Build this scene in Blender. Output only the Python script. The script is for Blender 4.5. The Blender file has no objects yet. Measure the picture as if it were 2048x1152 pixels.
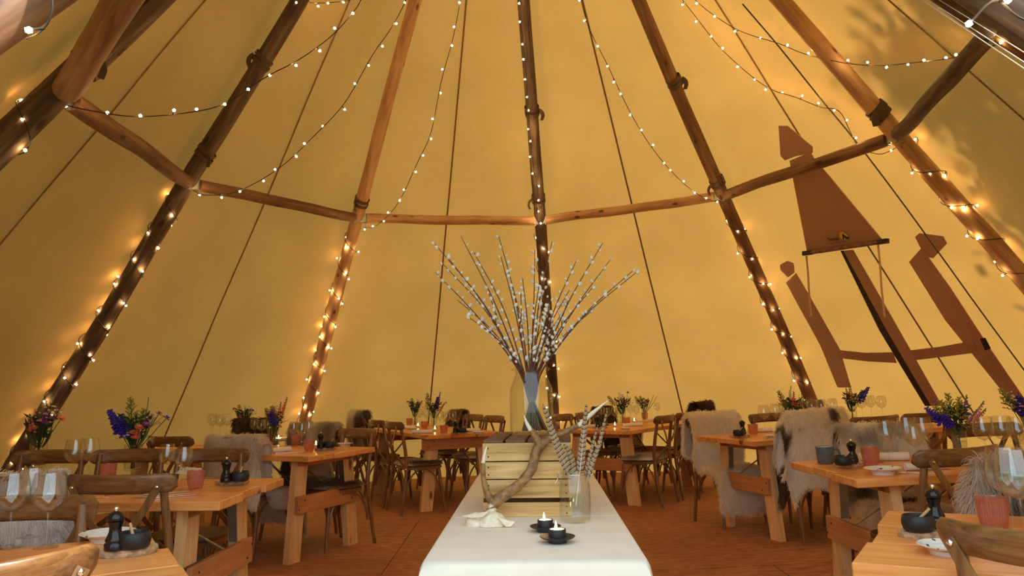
import bpy, bmesh, math, random
import numpy as np
from mathutils import Vector, Matrix, noise

random.seed(7)
RNG = np.random.default_rng(11)
PI = math.pi
SC = bpy.context.scene
COL = SC.collection

# ------------------------------------------------------------------ camera
FPX, PITCH, EYE, ROLL = 1526.0, 0.1265, 1.23, -0.018
_fw = Vector((0, math.cos(PITCH), math.sin(PITCH)))
_rt = Vector((1, 0, 0))
_up = _rt.cross(_fw)
_c, _s = math.cos(ROLL), math.sin(ROLL)
CR, CU = _rt * _c + _up * _s, _up * _c - _rt * _s
EYEP = Vector((0, 0, EYE))
cam = bpy.data.cameras.new('camera')
cam.sensor_width = 36.0
cam.lens = 36.0 * FPX / 2048.0
cam.clip_start, cam.clip_end = 0.05, 200
camo = bpy.data.objects.new('camera', cam)
COL.objects.link(camo)
camo.matrix_world = Matrix(((CR.x, CU.x, -_fw.x, 0), (CR.y, CU.y, -_fw.y, 0), (CR.z, CU.z, -_fw.z, EYE), (0, 0, 0, 1)))
SC.camera = camo

# ------------------------------------------------------------------ light and exposure
SC.view_settings.view_transform = 'Standard'
SC.view_settings.look = 'None'
SC.view_settings.gamma = 1.0
SC.view_settings.use_curve_mapping = False
SC.view_settings.exposure = 0.45
SC.cycles.max_bounces = 10
SC.cycles.diffuse_bounces = 5
SC.cycles.transparent_max_bounces = 40
SC.cycles.sample_clamp_indirect = 6.0

world = bpy.data.worlds.new('sky')
SC.world = world
world.use_nodes = True
wn = world.node_tree.nodes
wn['Background'].inputs['Color'].default_value = (0.72, 0.90, 1.0, 1)
wn['Background'].inputs['Strength'].default_value = 1.5

sun = bpy.data.lights.new('sun', 'SUN')
sun.energy = 6.6
sun.angle = math.radians(1.2)
sun.color = (1.0, 0.93, 0.82)
suno = bpy.data.objects.new('sun', sun)
COL.objects.link(suno)
SUN_AZ, SUN_EL = math.radians(86), math.radians(61)
SUND = Vector((math.sin(SUN_AZ) * math.cos(SUN_EL), math.cos(SUN_AZ) * math.cos(SUN_EL), math.sin(SUN_EL)))
suno.rotation_euler = SUND.to_track_quat('Z', 'Y').to_euler()
suno.location = SUND * 30

BULB_STRENGTH = 130.0
FLAME_STRENGTH = 60.0

# ------------------------------------------------------------------ helpers
def ray(x, y):
    return _fw + CR * ((x - 1024) / FPX) - CU * ((y - 576) / FPX)

def zf(x):
    """the matting rises gently towards the right side of the tent"""
    return 0.03 * max(0.0, x - 1.2)

def at_y(x, y, Y):
    d = ray(x, y)
    return EYEP + d * (Y / d.y)

def at_z(x, y, z):
    d = ray(x, y)
    return EYEP + d * ((z - EYE) / d.z)

def at_table(x, y, h=0.755):
    z = h
    for _ in range(6):
        p = at_z(x, y, z)
        z = h + zf(p.x)
    return p

def at_plane(x, y, a, b):
    """point on the vertical plane through a and b"""
    n = Vector((-(b.y - a.y), b.x - a.x, 0))
    d = ray(x, y)
    return EYEP + d * ((a - EYEP).dot(n) / d.dot(n))

def smooth_path(pts, n):
    P = [Vector(p) for p in pts]
    Q = [P[0] * 2 - P[1]] + P + [P[-1] * 2 - P[-2]]
    seg = len(P) - 1
    out = []
    for i in range(n):
        t = i / (n - 1) * seg
        k = min(int(t), seg - 1)
        f = t - k
        a, b, c, d = Q[k], Q[k + 1], Q[k + 2], Q[k + 3]
        out.append(0.5 * ((2 * b) + (c - a) * f + (2 * a - 5 * b + 4 * c - d) * f * f + (3 * b - a - 3 * c + d) * f ** 3))
    return out

class MB:
    def __init__(self):
        self.v, self.f, self.m = [], [], []

    def add(self, v, f, mi=0):
        o = len(self.v)
        self.v += [tuple(p) for p in v]
        self.f += [tuple(i + o for i in q) for q in f]
        self.m += [mi] * len(f)
        return self

    def box(self, c, s, M=None, bev=0.0, mi=0, taper=1.0):
        hx, hy, hz = s[0] / 2, s[1] / 2, s[2] / 2
        b = min(bev, hx * .9, hy * .9, hz * .9)
        if b <= 0:
            vs = [Vector((sx * hx * (taper if sz > 0 else 1), sy * hy, sz * hz)) for sz in (-1, 1) for sy in (-1, 1) for sx in (-1, 1)]
            fs = [(0, 2, 3, 1), (4, 5, 7, 6), (0, 1, 5, 4), (2, 6, 7, 3), (0, 4, 6, 2), (1, 3, 7, 5)]
        else:
            bm = bmesh.new()
            bmesh.ops.create_cube(bm, size=1)
            for v in bm.verts:
                v.co = Vector((v.co.x * 2 * hx, v.co.y * 2 * hy, v.co.z * 2 * hz))
            bmesh.ops.bevel(bm, geom=bm.edges[:], offset=b, segments=1, affect='EDGES')
            bm.verts.index_update()
            vs = [v.co.copy() for v in bm.verts]
            fs = [[v.index for v in f.verts] for f in bm.faces]
            bm.free()
        vs = [(M @ v if M else v) + Vector(c) for v in vs]
        return self.add(vs, fs, mi)

    def tube(self, pts, rad, n=8, caps=True, mi=0, flat=None):
        """flat=(w,h): rectangular-ish section, w across the reference side"""
        P = [Vector(p) for p in pts]
        if not hasattr(rad, '__len__'):
            rad = [rad] * len(P)
        vs, fs = [], []
        t0 = (P[1] - P[0]).normalized()
        ref = Vector((0, 0, 1)) if abs(t0.z) < .9 else Vector((0, 1, 0))
        if flat and len(flat) > 2:
            ref = Vector(flat[2])
        for i, p in enumerate(P):
            t = (P[min(i + 1, len(P) - 1)] - P[max(i - 1, 0)]).normalized()
            a = (ref - t * ref.dot(t)).normalized()
            ref = a
            b = t.cross(a)
            for k in range(n):
                th = 2 * PI * (k + .5) / n
                if flat:
                    cs, sn = math.cos(th), math.sin(th)
                    e = .35
                    o = a * (flat[0] / 2 * math.copysign(abs(cs) ** e, cs)) + b * (flat[1] / 2 * math.copysign(abs(sn) ** e, sn))
                    o *= rad[i]
                else:
                    o = (a * math.cos(th) + b * math.sin(th)) * rad[i]
                vs.append(p + o)
        for i in range(len(P) - 1):
            for k in range(n):
                k2 = (k + 1) % n
                fs.append((i * n + k, i * n + k2, (i + 1) * n + k2, (i + 1) * n + k))
        if caps:
            fs.append(tuple(range(n))[::-1])
            fs.append(tuple((len(P) - 1) * n + k for k in range(n)))
        return self.add(vs, fs, mi)

    def lathe(self, prof, n=24, c=(0, 0, 0), mi=0, close=False, sx=1, sy=1):
        c = Vector(c)
        vs, fs, ring = [], [], []
        for r, z in prof:
            if r < 1e-6:
                ring.append((len(vs), 1)); vs.append(c + Vector((0, 0, z)))
            else:
                ring.append((len(vs), n))
                for k in range(n):
                    a = 2 * PI * k / n
                    vs.append(c + Vector((r * math.cos(a) * sx, r * math.sin(a) * sy, z)))
        pairs = list(zip(ring[:-1], ring[1:]))
        if close:
            pairs.append((ring[-1], ring[0]))
        for (a, na), (b, nb) in pairs:
            if na == 1 and nb == 1:
                continue
            for k in range(n):
                k2 = (k + 1) % n
                if na == 1:
                    fs.append((a, b + k2, b + k))
                elif nb == 1:
                    fs.append((a + k, a + k2, b))
                else:
                    fs.append((a + k, a + k2, b + k2, b + k))
        return self.add(vs, fs, mi)

    def grid(self, P, mi=0, closed_u=False):
        """P[i][j] points"""
        ni, nj = len(P), len(P[0])
        vs = [q for row in P for q in row]
        fs = []
        for i in range(ni - 1):
            for j in range(nj if closed_u else nj - 1):
                j2 = (j + 1) % nj
                fs.append((i * nj + j, i * nj + j2, (i + 1) * nj + j2, (i + 1) * nj + j))
        return self.add(vs, fs, mi)

    def poly(self, pts, thick, nrm, mi=0):
        n = len(pts)
        nrm = Vector(nrm).normalized()
        vs = [Vector(p) + nrm * thick / 2 for p in pts] + [Vector(p) - nrm * thick / 2 for p in pts]
        fs = [tuple(range(n)), tuple(range(2 * n - 1, n - 1, -1))]
        for k in range(n):
            k2 = (k + 1) % n
            fs.append((k, k + n, k2 + n, k2))
        return self.add(vs, fs, mi)

    def blob(self, c, r, M=None, n=1, mi=0, s=(1, 1, 1)):
        bm = bmesh.new()
        bmesh.ops.create_icosphere(bm, subdivisions=n, radius=1)
        bm.verts.index_update()
        vs = []
        for v in bm.verts:
            p = Vector((v.co.x * s[0], v.co.y * s[1], v.co.z * s[2])) * r
            vs.append((M @ p if M else p) + Vector(c))
        fs = [[v.index for v in f.verts] for f in bm.faces]
        bm.free()
        return self.add(vs, fs, mi)

    def mesh(self, name, mats, smooth=True, angle=None):
        me = bpy.data.meshes.new(name)
        me.from_pydata(self.v, [], self.f)
        if not isinstance(mats, (list, tuple)):
            mats = [mats]
        for m in mats:
            me.materials.append(m)
        me.polygons.foreach_set('material_index', self.m)
        bm = bmesh.new()
        bm.from_mesh(me)
        bmesh.ops.recalc_face_normals(bm, faces=bm.faces[:])
        bm.to_mesh(me)
        bm.free()
        if smooth:
            me.shade_smooth()
            me.set_sharp_from_angle(angle=math.radians(angle if angle else 38))
        return me

    def build(self, name, mats, parent=None, smooth=True, angle=None, label=None):
        return link(name, self.mesh(name, mats, smooth, angle), parent, label)

def link(name, me, parent=None, label=None):
    o = bpy.data.objects.new(name, me)
    COL.objects.link(o)
    if parent:
        o.parent = parent
    if label:
        o['label'] = label
    return o

def tag(o, label, cat, group=None, kind=None):
    if label:
        o['label'] = label
    if cat:
        o['category'] = cat
    if group:
        o['group'] = group
    if kind:
        o['kind'] = kind
    return o

def ground_matrix(x, y, rz, z=0.0):
    M = Matrix.Translation((x, y, zf(x) + z))
    if x > 1.2:
        M = M @ Matrix.Rotation(-math.atan(.03), 4, 'Y')
    return M @ Matrix.Rotation(rz, 4, 'Z')

def empty(name, M):
    o = bpy.data.objects.new(name, None)
    o.empty_display_size = .1
    COL.objects.link(o)
    o.matrix_world = M
    return o

class Proto:
    """a kind of thing: parts as (name, mesh, label); place() makes one individual from shared meshes"""
    def __init__(self, name, parts):
        self.name, self.parts = name, parts

    def place(self, M, label, cat, group=None):
        r = empty(self.name, M)
        tag(r, label, cat, group)
        for nm, me, lab in self.parts:
            sub = None
            if isinstance(me, tuple):
                me, sub = me
            o = link(nm, me, r, lab)
            if sub:
                for n2, m2 in sub:
                    link(n2, m2, o)
        return r

# ------------------------------------------------------------------ materials
def rgb(r, g, b):
    f = lambda c: ((c / 255 + .055) / 1.055) ** 2.4 if c > 10 else c / 255 / 12.92
    return (f(r), f(g), f(b), 1)

def new_mat(name):
    m = bpy.data.materials.new(name)
    m.use_nodes = True
    nt = m.node_tree
    return m, nt, nt.nodes['Principled BSDF']

def nd(nt, t, **kw):
    n = nt.nodes.new(t)
    for k, v in kw.items():
        if k in n.inputs:
            n.inputs[k].default_value = v
        else:
            setattr(n, k, v)
    return n

def ramp(nt, fac, stops):
    r = nt.nodes.new('ShaderNodeValToRGB')
    el = r.color_ramp.elements
    el[0].position, el[0].color = stops[0]
    el[1].position, el[1].color = stops[-1]
    for p, c in stops[1:-1]:
        e = el.new(p)
        e.color = c
    nt.links.new(fac, r.inputs['Fac'])
    return r.outputs['Color']

def plain(name, col, rough=.5, metal=0.0, noise_amt=.12, scale=30, bump=0.0, spec=.5):
    m, nt, b = new_mat(name)
    tc = nd(nt, 'ShaderNodeTexCoord')
    nz = nd(nt, 'ShaderNodeTexNoise', Scale=scale, Detail=4.0)
    nt.links.new(tc.outputs['Object'], nz.inputs['Vector'])
    lo = tuple(c * (1 - noise_amt) for c in col[:3]) + (1,)
    hi = tuple(min(1, c * (1 + noise_amt)) for c in col[:3]) + (1,)
    nt.links.new(ramp(nt, nz.outputs['Fac'], [(.3, lo), (.7, hi)]), b.inputs['Base Color'])
    b.inputs['Roughness'].default_value = rough
    b.inputs['Metallic'].default_value = metal
    b.inputs['Specular IOR Level'].default_value = spec
    if bump:
        bp = nd(nt, 'ShaderNodeBump', Strength=bump, Distance=.004)
        nt.links.new(nz.outputs['Fac'], bp.inputs['Height'])
        nt.links.new(bp.outputs['Normal'], b.inputs['Normal'])
    return m

def wood(name, dark, mid, light, axis='Y', rough=.5, scale=1.0, knots=0.0, knot_col=None, bump=.25, grain=34, spec=.4):
    m, nt, b = new_mat(name)
    L = nt.links.new
    tc = nd(nt, 'ShaderNodeTexCoord')
    oi = nd(nt, 'ShaderNodeObjectInfo')
    mul = nd(nt, 'ShaderNodeMath', operation='MULTIPLY')
    mul.inputs[1].default_value = 37.0
    L(oi.outputs['Random'], mul.inputs[0])
    cb = nd(nt, 'ShaderNodeCombineXYZ')
    for i in range(3):
        L(mul.outputs[0], cb.inputs[i])
    add = nd(nt, 'ShaderNodeVectorMath', operation='ADD')
    L(tc.outputs['Object'], add.inputs[0])
    L(cb.outputs[0], add.inputs[1])
    mp = nd(nt, 'ShaderNodeMapping')
    s = [grain * scale] * 3
    s['XYZ'.index(axis)] = 2.2 * scale
    mp.inputs['Scale'].default_value = s
    L(add.outputs[0], mp.inputs['Vector'])
    n1 = nd(nt, 'ShaderNodeTexNoise', Scale=1.0, Detail=5.0, Roughness=.6, Distortion=.6)
    L(mp.outputs[0], n1.inputs['Vector'])
    col = ramp(nt, n1.outputs['Fac'], [(.28, dark), (.5, mid), (.72, light)])
    n2 = nd(nt, 'ShaderNodeTexNoise', Scale=2.5, Detail=2.0)
    L(add.outputs[0], n2.inputs['Vector'])
    mx = nd(nt, 'ShaderNodeMix', data_type='RGBA', blend_type='MULTIPLY')
    mx.inputs['Factor'].default_value = .55
    L(col, mx.inputs['A'])
    L(ramp(nt, n2.outputs['Fac'], [(.3, (.62, .58, .55, 1)), (.7, (1.15, 1.12, 1.1, 1))]), mx.inputs['B'])
    out = mx.outputs['Result']
    if knots:
        mp2 = nd(nt, 'ShaderNodeMapping')
        s2 = [knots * 2.2] * 3
        s2['XYZ'.index(axis)] = knots
        mp2.inputs['Scale'].default_value = s2
        L(add.outputs[0], mp2.inputs['Vector'])
        vo = nd(nt, 'ShaderNodeTexVoronoi', Scale=1.0)
        L(mp2.outputs[0], vo.inputs['Vector'])
        f = ramp(nt, vo.outputs['Distance'], [(.0, (1, 1, 1, 1)), (.09, (.9, .9, .9, 1)), (.16, (0, 0, 0, 1))])
        mk = nd(nt, 'ShaderNodeMix', data_type='RGBA')
        L(f, mk.inputs['Factor'])
        L(out, mk.inputs['A'])
        mk.inputs['B'].default_value = knot_col or dark
        out = mk.outputs['Result']
    L(out, b.inputs['Base Color'])
    b.inputs['Roughness'].default_value = rough
    b.inputs['Specular IOR Level'].default_value = spec
    bp = nd(nt, 'ShaderNodeBump', Strength=bump, Distance=.003)
    L(n1.outputs['Fac'], bp.inputs['Height'])
    L(bp.outputs['Normal'], b.inputs['Normal'])
    return m

def thin_glass(name, tint=(1, 1, 1, 1), rough=.02, base=.06, haze=0.0, haze_col=(1, 1, 1, 1)):
    m, nt, b = new_mat(name)
    nt.nodes.remove(b)
    L = nt.links.new
    out = nt.nodes['Material Output']
    tr = nd(nt, 'ShaderNodeBsdfTransparent', Color=tint)
    gl = nd(nt, 'ShaderNodeBsdfGlossy', Roughness=rough)
    lw = nd(nt, 'ShaderNodeLayerWeight', Blend=.5)
    pw = nd(nt, 'ShaderNodeMath', operation='POWER')
    pw.inputs[1].default_value = 4.0
    L(lw.outputs['Facing'], pw.inputs[0])
    ad = nd(nt, 'ShaderNodeMath', operation='MULTIPLY_ADD', use_clamp=True)
    ad.inputs[1].default_value = .55
    ad.inputs[2].default_value = .035 + base
    L(pw.outputs[0], ad.inputs[0])
    mx = nd(nt, 'ShaderNodeMixShader')
    L(ad.outputs[0], mx.inputs['Fac'])
    src = tr.outputs[0]
    if haze:
        df = nd(nt, 'ShaderNodeBsdfTranslucent', Color=haze_col)
        d2 = nd(nt, 'ShaderNodeBsdfDiffuse', Color=haze_col)
        m1 = nd(nt, 'ShaderNodeMixShader', Fac=.5)
        L(df.outputs[0], m1.inputs[1]); L(d2.outputs[0], m1.inputs[2])
        m2 = nd(nt, 'ShaderNodeMixShader', Fac=haze)
        L(tr.outputs[0], m2.inputs[1]); L(m1.outputs[0], m2.inputs[2])
        src = m2.outputs[0]
    L(src, mx.inputs[1])
    L(gl.outputs[0], mx.inputs[2])
    L(mx.outputs[0], out.inputs['Surface'])
    return m

def emit(name, col, strength):
    m, nt, b = new_mat(name)
    nt.nodes.remove(b)
    e = nd(nt, 'ShaderNodeEmission', Color=col, Strength=strength)
    nt.links.new(e.outputs[0], nt.nodes['Material Output'].inputs['Surface'])
    return m

def canvas_mat(name, diff, trans, tfac):
    m, nt, b = new_mat(name)
    nt.nodes.remove(b)
    L = nt.links.new
    tc = nd(nt, 'ShaderNodeTexCoord')
    nz = nd(nt, 'ShaderNodeTexNoise', Scale=1.1, Detail=5.0, Roughness=.55)
    L(tc.outputs['Object'], nz.inputs['Vector'])
    wv = nd(nt, 'ShaderNodeTexNoise', Scale=260.0, Detail=2.0)
    L(tc.outputs['Object'], wv.inputs['Vector'])
    def tinted(c, nm):
        mx = nd(nt, 'ShaderNodeMix', data_type='RGBA', blend_type='MULTIPLY')
        mx.inputs['Factor'].default_value = 1
        mx.inputs['A'].default_value = c
        L(ramp(nt, nz.outputs['Fac'], [(.3, (.88, .87, .86, 1)), (.7, (1.04, 1.04, 1.05, 1))]), mx.inputs['B'])
        m2 = nd(nt, 'ShaderNodeMix', data_type='RGBA', blend_type='MULTIPLY')
        m2.inputs['Factor'].default_value = 1
        L(mx.outputs['Result'], m2.inputs['A'])
        L(ramp(nt, wv.outputs['Fac'], [(.3, (.84, .84, .84, 1)), (.7, (1.1, 1.1, 1.1, 1))]), m2.inputs['B'])
        return m2.outputs['Result']
    d = nd(nt, 'ShaderNodeBsdfDiffuse')
    t = nd(nt, 'ShaderNodeBsdfTranslucent')
    L(tinted(diff, 'd'), d.inputs['Color'])
    L(tinted(trans, 't'), t.inputs['Color'])
    mx = nd(nt, 'ShaderNodeMixShader', Fac=tfac)
    L(d.outputs[0], mx.inputs[1]); L(t.outputs[0], mx.inputs[2])
    L(mx.outputs[0], nt.nodes['Material Output'].inputs['Surface'])
    return m

M = {}
M['canvas'] = canvas_mat('tent canvas', (.40, .225, .088, 1), (.63, .34, .076, 1), .25)
M['seam'] = canvas_mat('canvas seam', (.34, .19, .085, 1), (.5, .26, .08, 1), .16)
M['flap'] = canvas_mat('canvas flap', (.56, .335, .235, 1), (.44, .26, .15, 1), .16)
M['flap_pale'] = canvas_mat('pale canvas flap', (.60, .38, .25, 1), (.5, .30, .16, 1), .18)
M['flap_dark'] = plain('dark canvas strip', (.05, .035, .025, 1), .8)
M['black_cloth'] = plain('black webbing', (.012, .011, .011, 1), .7)
M['pole_dark'] = wood('weathered grey brown pole', (.05, .03, .024, 1), (.13, .08, .06, 1), (.26, .17, .125, 1), 'Z', .75, 1.0, 3.0, (.04, .02, .014, 1), .6, 26)
M['pole_red'] = wood('red brown pole', (.10, .045, .024, 1), (.22, .105, .055, 1), (.33, .18, .10, 1), 'Z', .7, 1.0, 3.0, (.05, .02, .012, 1), .6, 26)
M['pole_pink'] = wood('pinkish stripped pole', (.19, .095, .055, 1), (.33, .18, .115, 1), (.47, .28, .19, 1), 'Z', .65, 1.0, 3.0, (.09, .04, .02, 1), .4, 22)
M['pole_light'] = wood('light pine pole', (.40, .20, .10, 1), (.62, .35, .19, 1), (.76, .49, .30, 1), 'Z', .6, 1.0, 4.0, (.13, .05, .022, 1), .4, 20)
M['pine'] = wood('oiled pine', (.66, .23, .06, 1), (.86, .37, .11, 1), (.93, .49, .18, 1), 'Y', .32, 1.0, 1.9, (.16, .045, .018, 1), .15, 26)
M['pine_leg'] = wood('pale pine leg', (.72, .38, .15, 1), (.88, .53, .23, 1), (.94, .65, .32, 1), 'Z', .5, 1.0, 2.6, (.15, .045, .02, 1), .15, 26)
M['pine_bar'] = wood('red pine bar', (.46, .17, .06, 1), (.60, .25, .09, 1), (.70, .34, .13, 1), 'X', .5, 1.0, 2.2, (.12, .03, .014, 1), .15, 26)
M['oak'] = wood('varnished oak chair', (.11, .045, .014, 1), (.22, .10, .032, 1), (.34, .17, .06, 1), 'X', .3, 1.0, 0, None, .3, 60, .55)
M['oak_leg'] = wood('varnished oak leg', (.13, .055, .018, 1), (.24, .11, .038, 1), (.34, .17, .06, 1), 'Z', .28, 1.0, 0, None, .2, 70, .55)
M['seat'] = plain('dark seat wood', (.085, .035, .017, 1), .42, 0, .3, 14)
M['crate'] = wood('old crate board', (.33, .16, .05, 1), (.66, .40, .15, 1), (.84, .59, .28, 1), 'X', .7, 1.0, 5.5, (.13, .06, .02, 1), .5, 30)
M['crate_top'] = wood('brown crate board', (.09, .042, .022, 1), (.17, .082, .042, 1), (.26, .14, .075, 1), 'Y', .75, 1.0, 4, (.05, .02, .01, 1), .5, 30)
M['bark'] = plain('bark', (.46, .29, .16, 1), .85, 0, .5, 60, .8)
M['slice'] = wood('cut wood face', (.48, .29, .15, 1), (.68, .46, .26, 1), (.80, .60, .38, 1), 'Z', .7, 1.0, 0, None, .2, 60)
M['spoon'] = plain('spoon wood', (.62, .38, .18, 1), .5)
M['cloth'] = plain('white linen', (.82, .76, .66, 1), .85, 0, .05, 8, .15)
M['napkin'] = plain('white napkin', (.82, .79, .76, 1), .85, 0, .04, 20)
M['steel'] = plain('steel', (.62, .58, .52, 1), .22, 1.0, .05)
M['galv'] = plain('galvanised steel', (.42, .44, .42, 1), .42, 1.0, .15, 40)
M['chrome'] = plain('chrome', (.8, .8, .8, 1), .1, 1.0, .02)
M['black_gloss'] = plain('black lacquer', (.008, .008, .009, 1), .14, 0, .1)
M['black_iron'] = plain('black cast iron', (.014, .015, .017, 1), .5, 0, .3, 60, .2)
M['cable'] = plain('dark cable', (.018, .013, .010, 1), .6)
M['rope'] = plain('white rope', (.55, .48, .40, 1), .8)
M['leather'] = plain('brown leather strap', (.10, .055, .032, 1), .6)
M['ribbon'] = plain('pale ribbon', (.50, .36, .25, 1), .8)
M['enamel'] = plain('grey enamel', (.105, .135, .145, 1), .22, 0, .05)
M['enamel_rim'] = plain('dark enamel rim', (.012, .012, .014, 1), .3)
M['enamel_in'] = plain('white enamel', (.75, .74, .70, 1), .3)
M['glass'] = thin_glass('clear glass', (.975, .975, .97, 1), .015, .06)
M['jar_glass'] = thin_glass('jar glass', (.965, .975, .965, 1), .015, .012)
M['pink_glass'] = thin_glass('ribbed pink glass', (.93, .70, .60, 1), .06, .06, .26, (.86, .48, .38, 1))
M['wax'] = plain('candle wax', (.85, .78, .66, 1), .5)
M['bulb'] = emit('fairy bulb', (1.0, .66, .26, 1), BULB_STRENGTH)
M['flame'] = emit('candle flame', (1.0, .62, .22, 1), FLAME_STRENGTH)
M['stem_red'] = plain('red brown twig', (.105, .026, .016, 1), .5, 0, .4, 40)
M['catkin'] = plain('silver catkin', (.74, .70, .62, 1), .95, 0, .15, 200)
M['antler'] = plain('antler', (.27, .135, .05, 1), .5, 0, .55, 45, .9)
M['antler_tip'] = plain('polished antler tip', (.80, .72, .60, 1), .35, 0, .1)
M['bone'] = plain('bone', (.80, .70, .53, 1), .6, 0, .14, 60, .5)
M['leaf'] = plain('leaf green', (.035, .085, .018, 1), .55, 0, .4, 30)
M['leaf_pale'] = plain('pale leaf', (.12, .19, .06, 1), .55, 0, .3, 30)
M['plume'] = plain('goldenrod', (.36, .33, .035, 1), .7, 0, .3, 60)
M['blue'] = plain('delphinium blue', (.045, .018, .46, 1), .5, 0, .5, 70)
M['purple'] = plain('purple petal', (.28, .05, .42, 1), .55, 0, .3, 60)
M['coral'] = plain('coral petal', (.80, .19, .115, 1), .55, 0, .25, 60)
M['pinkp'] = plain('pink petal', (.72, .30, .36, 1), .6, 0, .25, 60)
M['whitep'] = plain('white petal', (.74, .68, .46, 1), .6, 0, .2, 60)
M['grass'] = plain('lawn', (.09, .16, .035, 1), .9, 0, .4, 3)
M['floor_gap'] = plain('boards under the matting', (.06, .028, .016, 1), .9)

# brown coir matting
m, nt, b = new_mat('coir matting')
tc = nd(nt, 'ShaderNodeTexCoord')
n1 = nd(nt, 'ShaderNodeTexNoise', Scale=9.0, Detail=7.0, Roughness=.7)
n2 = nd(nt, 'ShaderNodeTexNoise', Scale=1.3, Detail=2.0)
mp = nd(nt, 'ShaderNodeMapping')
mp.inputs['Scale'].default_value = (1, 2.6, 1)
nt.links.new(tc.outputs['Object'], mp.inputs['Vector'])
nt.links.new(mp.outputs[0], n1.inputs['Vector'])
nt.links.new(tc.outputs['Object'], n2.inputs['Vector'])
c1 = ramp(nt, n1.outputs['Fac'], [(.3, (.22, .075, .034, 1)), (.5, (.42, .165, .08, 1)), (.72, (.55, .26, .14, 1))])
mx = nd(nt, 'ShaderNodeMix', data_type='RGBA', blend_type='MULTIPLY')
mx.inputs['Factor'].default_value = .6
nt.links.new(c1, mx.inputs['A'])
nt.links.new(ramp(nt, n2.outputs['Fac'], [(.35, (.7, .68, .66, 1)), (.65, (1.1, 1.1, 1.1, 1))]), mx.inputs['B'])
nt.links.new(mx.outputs['Result'], b.inputs['Base Color'])
b.inputs['Roughness'].default_value = .75
bp = nd(nt, 'ShaderNodeBump', Strength=.5, Distance=.006)
nt.links.new(n1.outputs['Fac'], bp.inputs['Height'])
nt.links.new(bp.outputs['Normal'], b.inputs['Normal'])
M['matting'] = m

# white china with small blue sprigs
m, nt, b = new_mat('patterned china')
tc = nd(nt, 'ShaderNodeTexCoord')
vo = nd(nt, 'ShaderNodeTexVoronoi', Scale=34.0)
nz = nd(nt, 'ShaderNodeTexNoise', Scale=140.0)
nt.links.new(tc.outputs['Object'], vo.inputs['Vector'])
nt.links.new(tc.outputs['Object'], nz.inputs['Vector'])
ad = nd(nt, 'ShaderNodeMath', operation='MULTIPLY_ADD')
ad.inputs[1].default_value = .5
nt.links.new(nz.outputs['Fac'], ad.inputs[0])
nt.links.new(vo.outputs['Distance'], ad.inputs[2])
nt.links.new(ramp(nt, ad.outputs[0], [(.44, (.08, .09, .18, 1)), (.50, (.80, .78, .74, 1))]), b.inputs['Base Color'])
b.inputs['Roughness'].default_value = .15
M['china_pattern'] = m
M['china'] = plain('white china', (.80, .78, .75, 1), .15, 0, .02)

# barred pheasant feather
m, nt, b = new_mat('barred feather')
tc = nd(nt, 'ShaderNodeTexCoord')
sp = nd(nt, 'ShaderNodeSeparateXYZ')
nt.links.new(tc.outputs['Object'], sp.inputs[0])
ab = nd(nt, 'ShaderNodeMath', operation='ABSOLUTE')
nt.links.new(sp.outputs['X'], ab.inputs[0])
mm = nd(nt, 'ShaderNodeMath', operation='MULTIPLY_ADD')
mm.inputs[1].default_value = -.5
nt.links.new(ab.outputs[0], mm.inputs[0])
nt.links.new(sp.outputs['Z'], mm.inputs[2])
fr = nd(nt, 'ShaderNodeMath', operation='MULTIPLY')
fr.inputs[1].default_value = 62.0
nt.links.new(mm.outputs[0], fr.inputs[0])
f2 = nd(nt, 'ShaderNodeMath', operation='FRACT')
nt.links.new(fr.outputs[0], f2.inputs[0])
nt.links.new(ramp(nt, f2.outputs[0], [(.16, (.018, .012, .010, 1)), (.27, (.27, .15, .08, 1)), (.9, (.42, .27, .16, 1))]), b.inputs['Base Color'])
b.inputs['Roughness'].default_value = .7
M['feather'] = m

# fur and hide read their pelt colours from attributes
def pelt_mat(name, hair):
    m, nt, b = new_mat(name)
    at = nd(nt, 'ShaderNodeAttribute', attribute_name='pelt')
    nt.links.new(at.outputs['Color'], b.inputs['Base Color'])
    nt.nodes.remove(b)
    d = nd(nt, 'ShaderNodeBsdfDiffuse')
    t = nd(nt, 'ShaderNodeBsdfTranslucent')
    mx = nd(nt, 'ShaderNodeMixShader', Fac=.42 if hair else .1)
    for q in (d, t):
        nt.links.new(at.outputs['Color'], q.inputs['Color'])
    nt.links.new(d.outputs[0], mx.inputs[1])
    nt.links.new(t.outputs[0], mx.inputs[2])
    nt.links.new(mx.outputs[0], nt.nodes['Material Output'].inputs['Surface'])
    return m
M['fur'] = pelt_mat('pelt hair', True)
M['hide'] = pelt_mat('pelt hide', False)

# ------------------------------------------------------------------ tent: cone, poles, canvas
APEX = Vector((-.01, 5.558, 7.006))
C0 = Vector((.483, 5.547, 0))
RAD = 5.28

def axis_at(h):
    return C0 + (Vector((APEX.x, APEX.y, 0)) - C0) * (h / APEX.z)

def cone(az, h, off=0.0):
    c = axis_at(h)
    r = RAD * (1 - h / APEX.z) + off
    return Vector((c.x + r * math.sin(az), c.y + r * math.cos(az), h))

def cone_hit(x, y, off=0.0):
    d = ray(x, y)
    prev = None
    t = .3
    best = None
    while t < 14:
        p = EYEP + d * t
        c = axis_at(p.z)
        g = math.hypot(p.x - c.x, p.y - c.y) - (RAD + off) * (1 - p.z / APEX.z)
        if prev is not None and prev[1] < 0 <= g:
            f = -prev[1] / (g - prev[1])
            best = EYEP + d * (prev[0] + (t - prev[0]) * f)
        prev = (t, g)
        t += .02
    return best

def through_apex(p):
    """pole that leans through p towards the apex; its foot on the ground"""
    d = APEX - p
    return p - d * (p.z / d.z)

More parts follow.
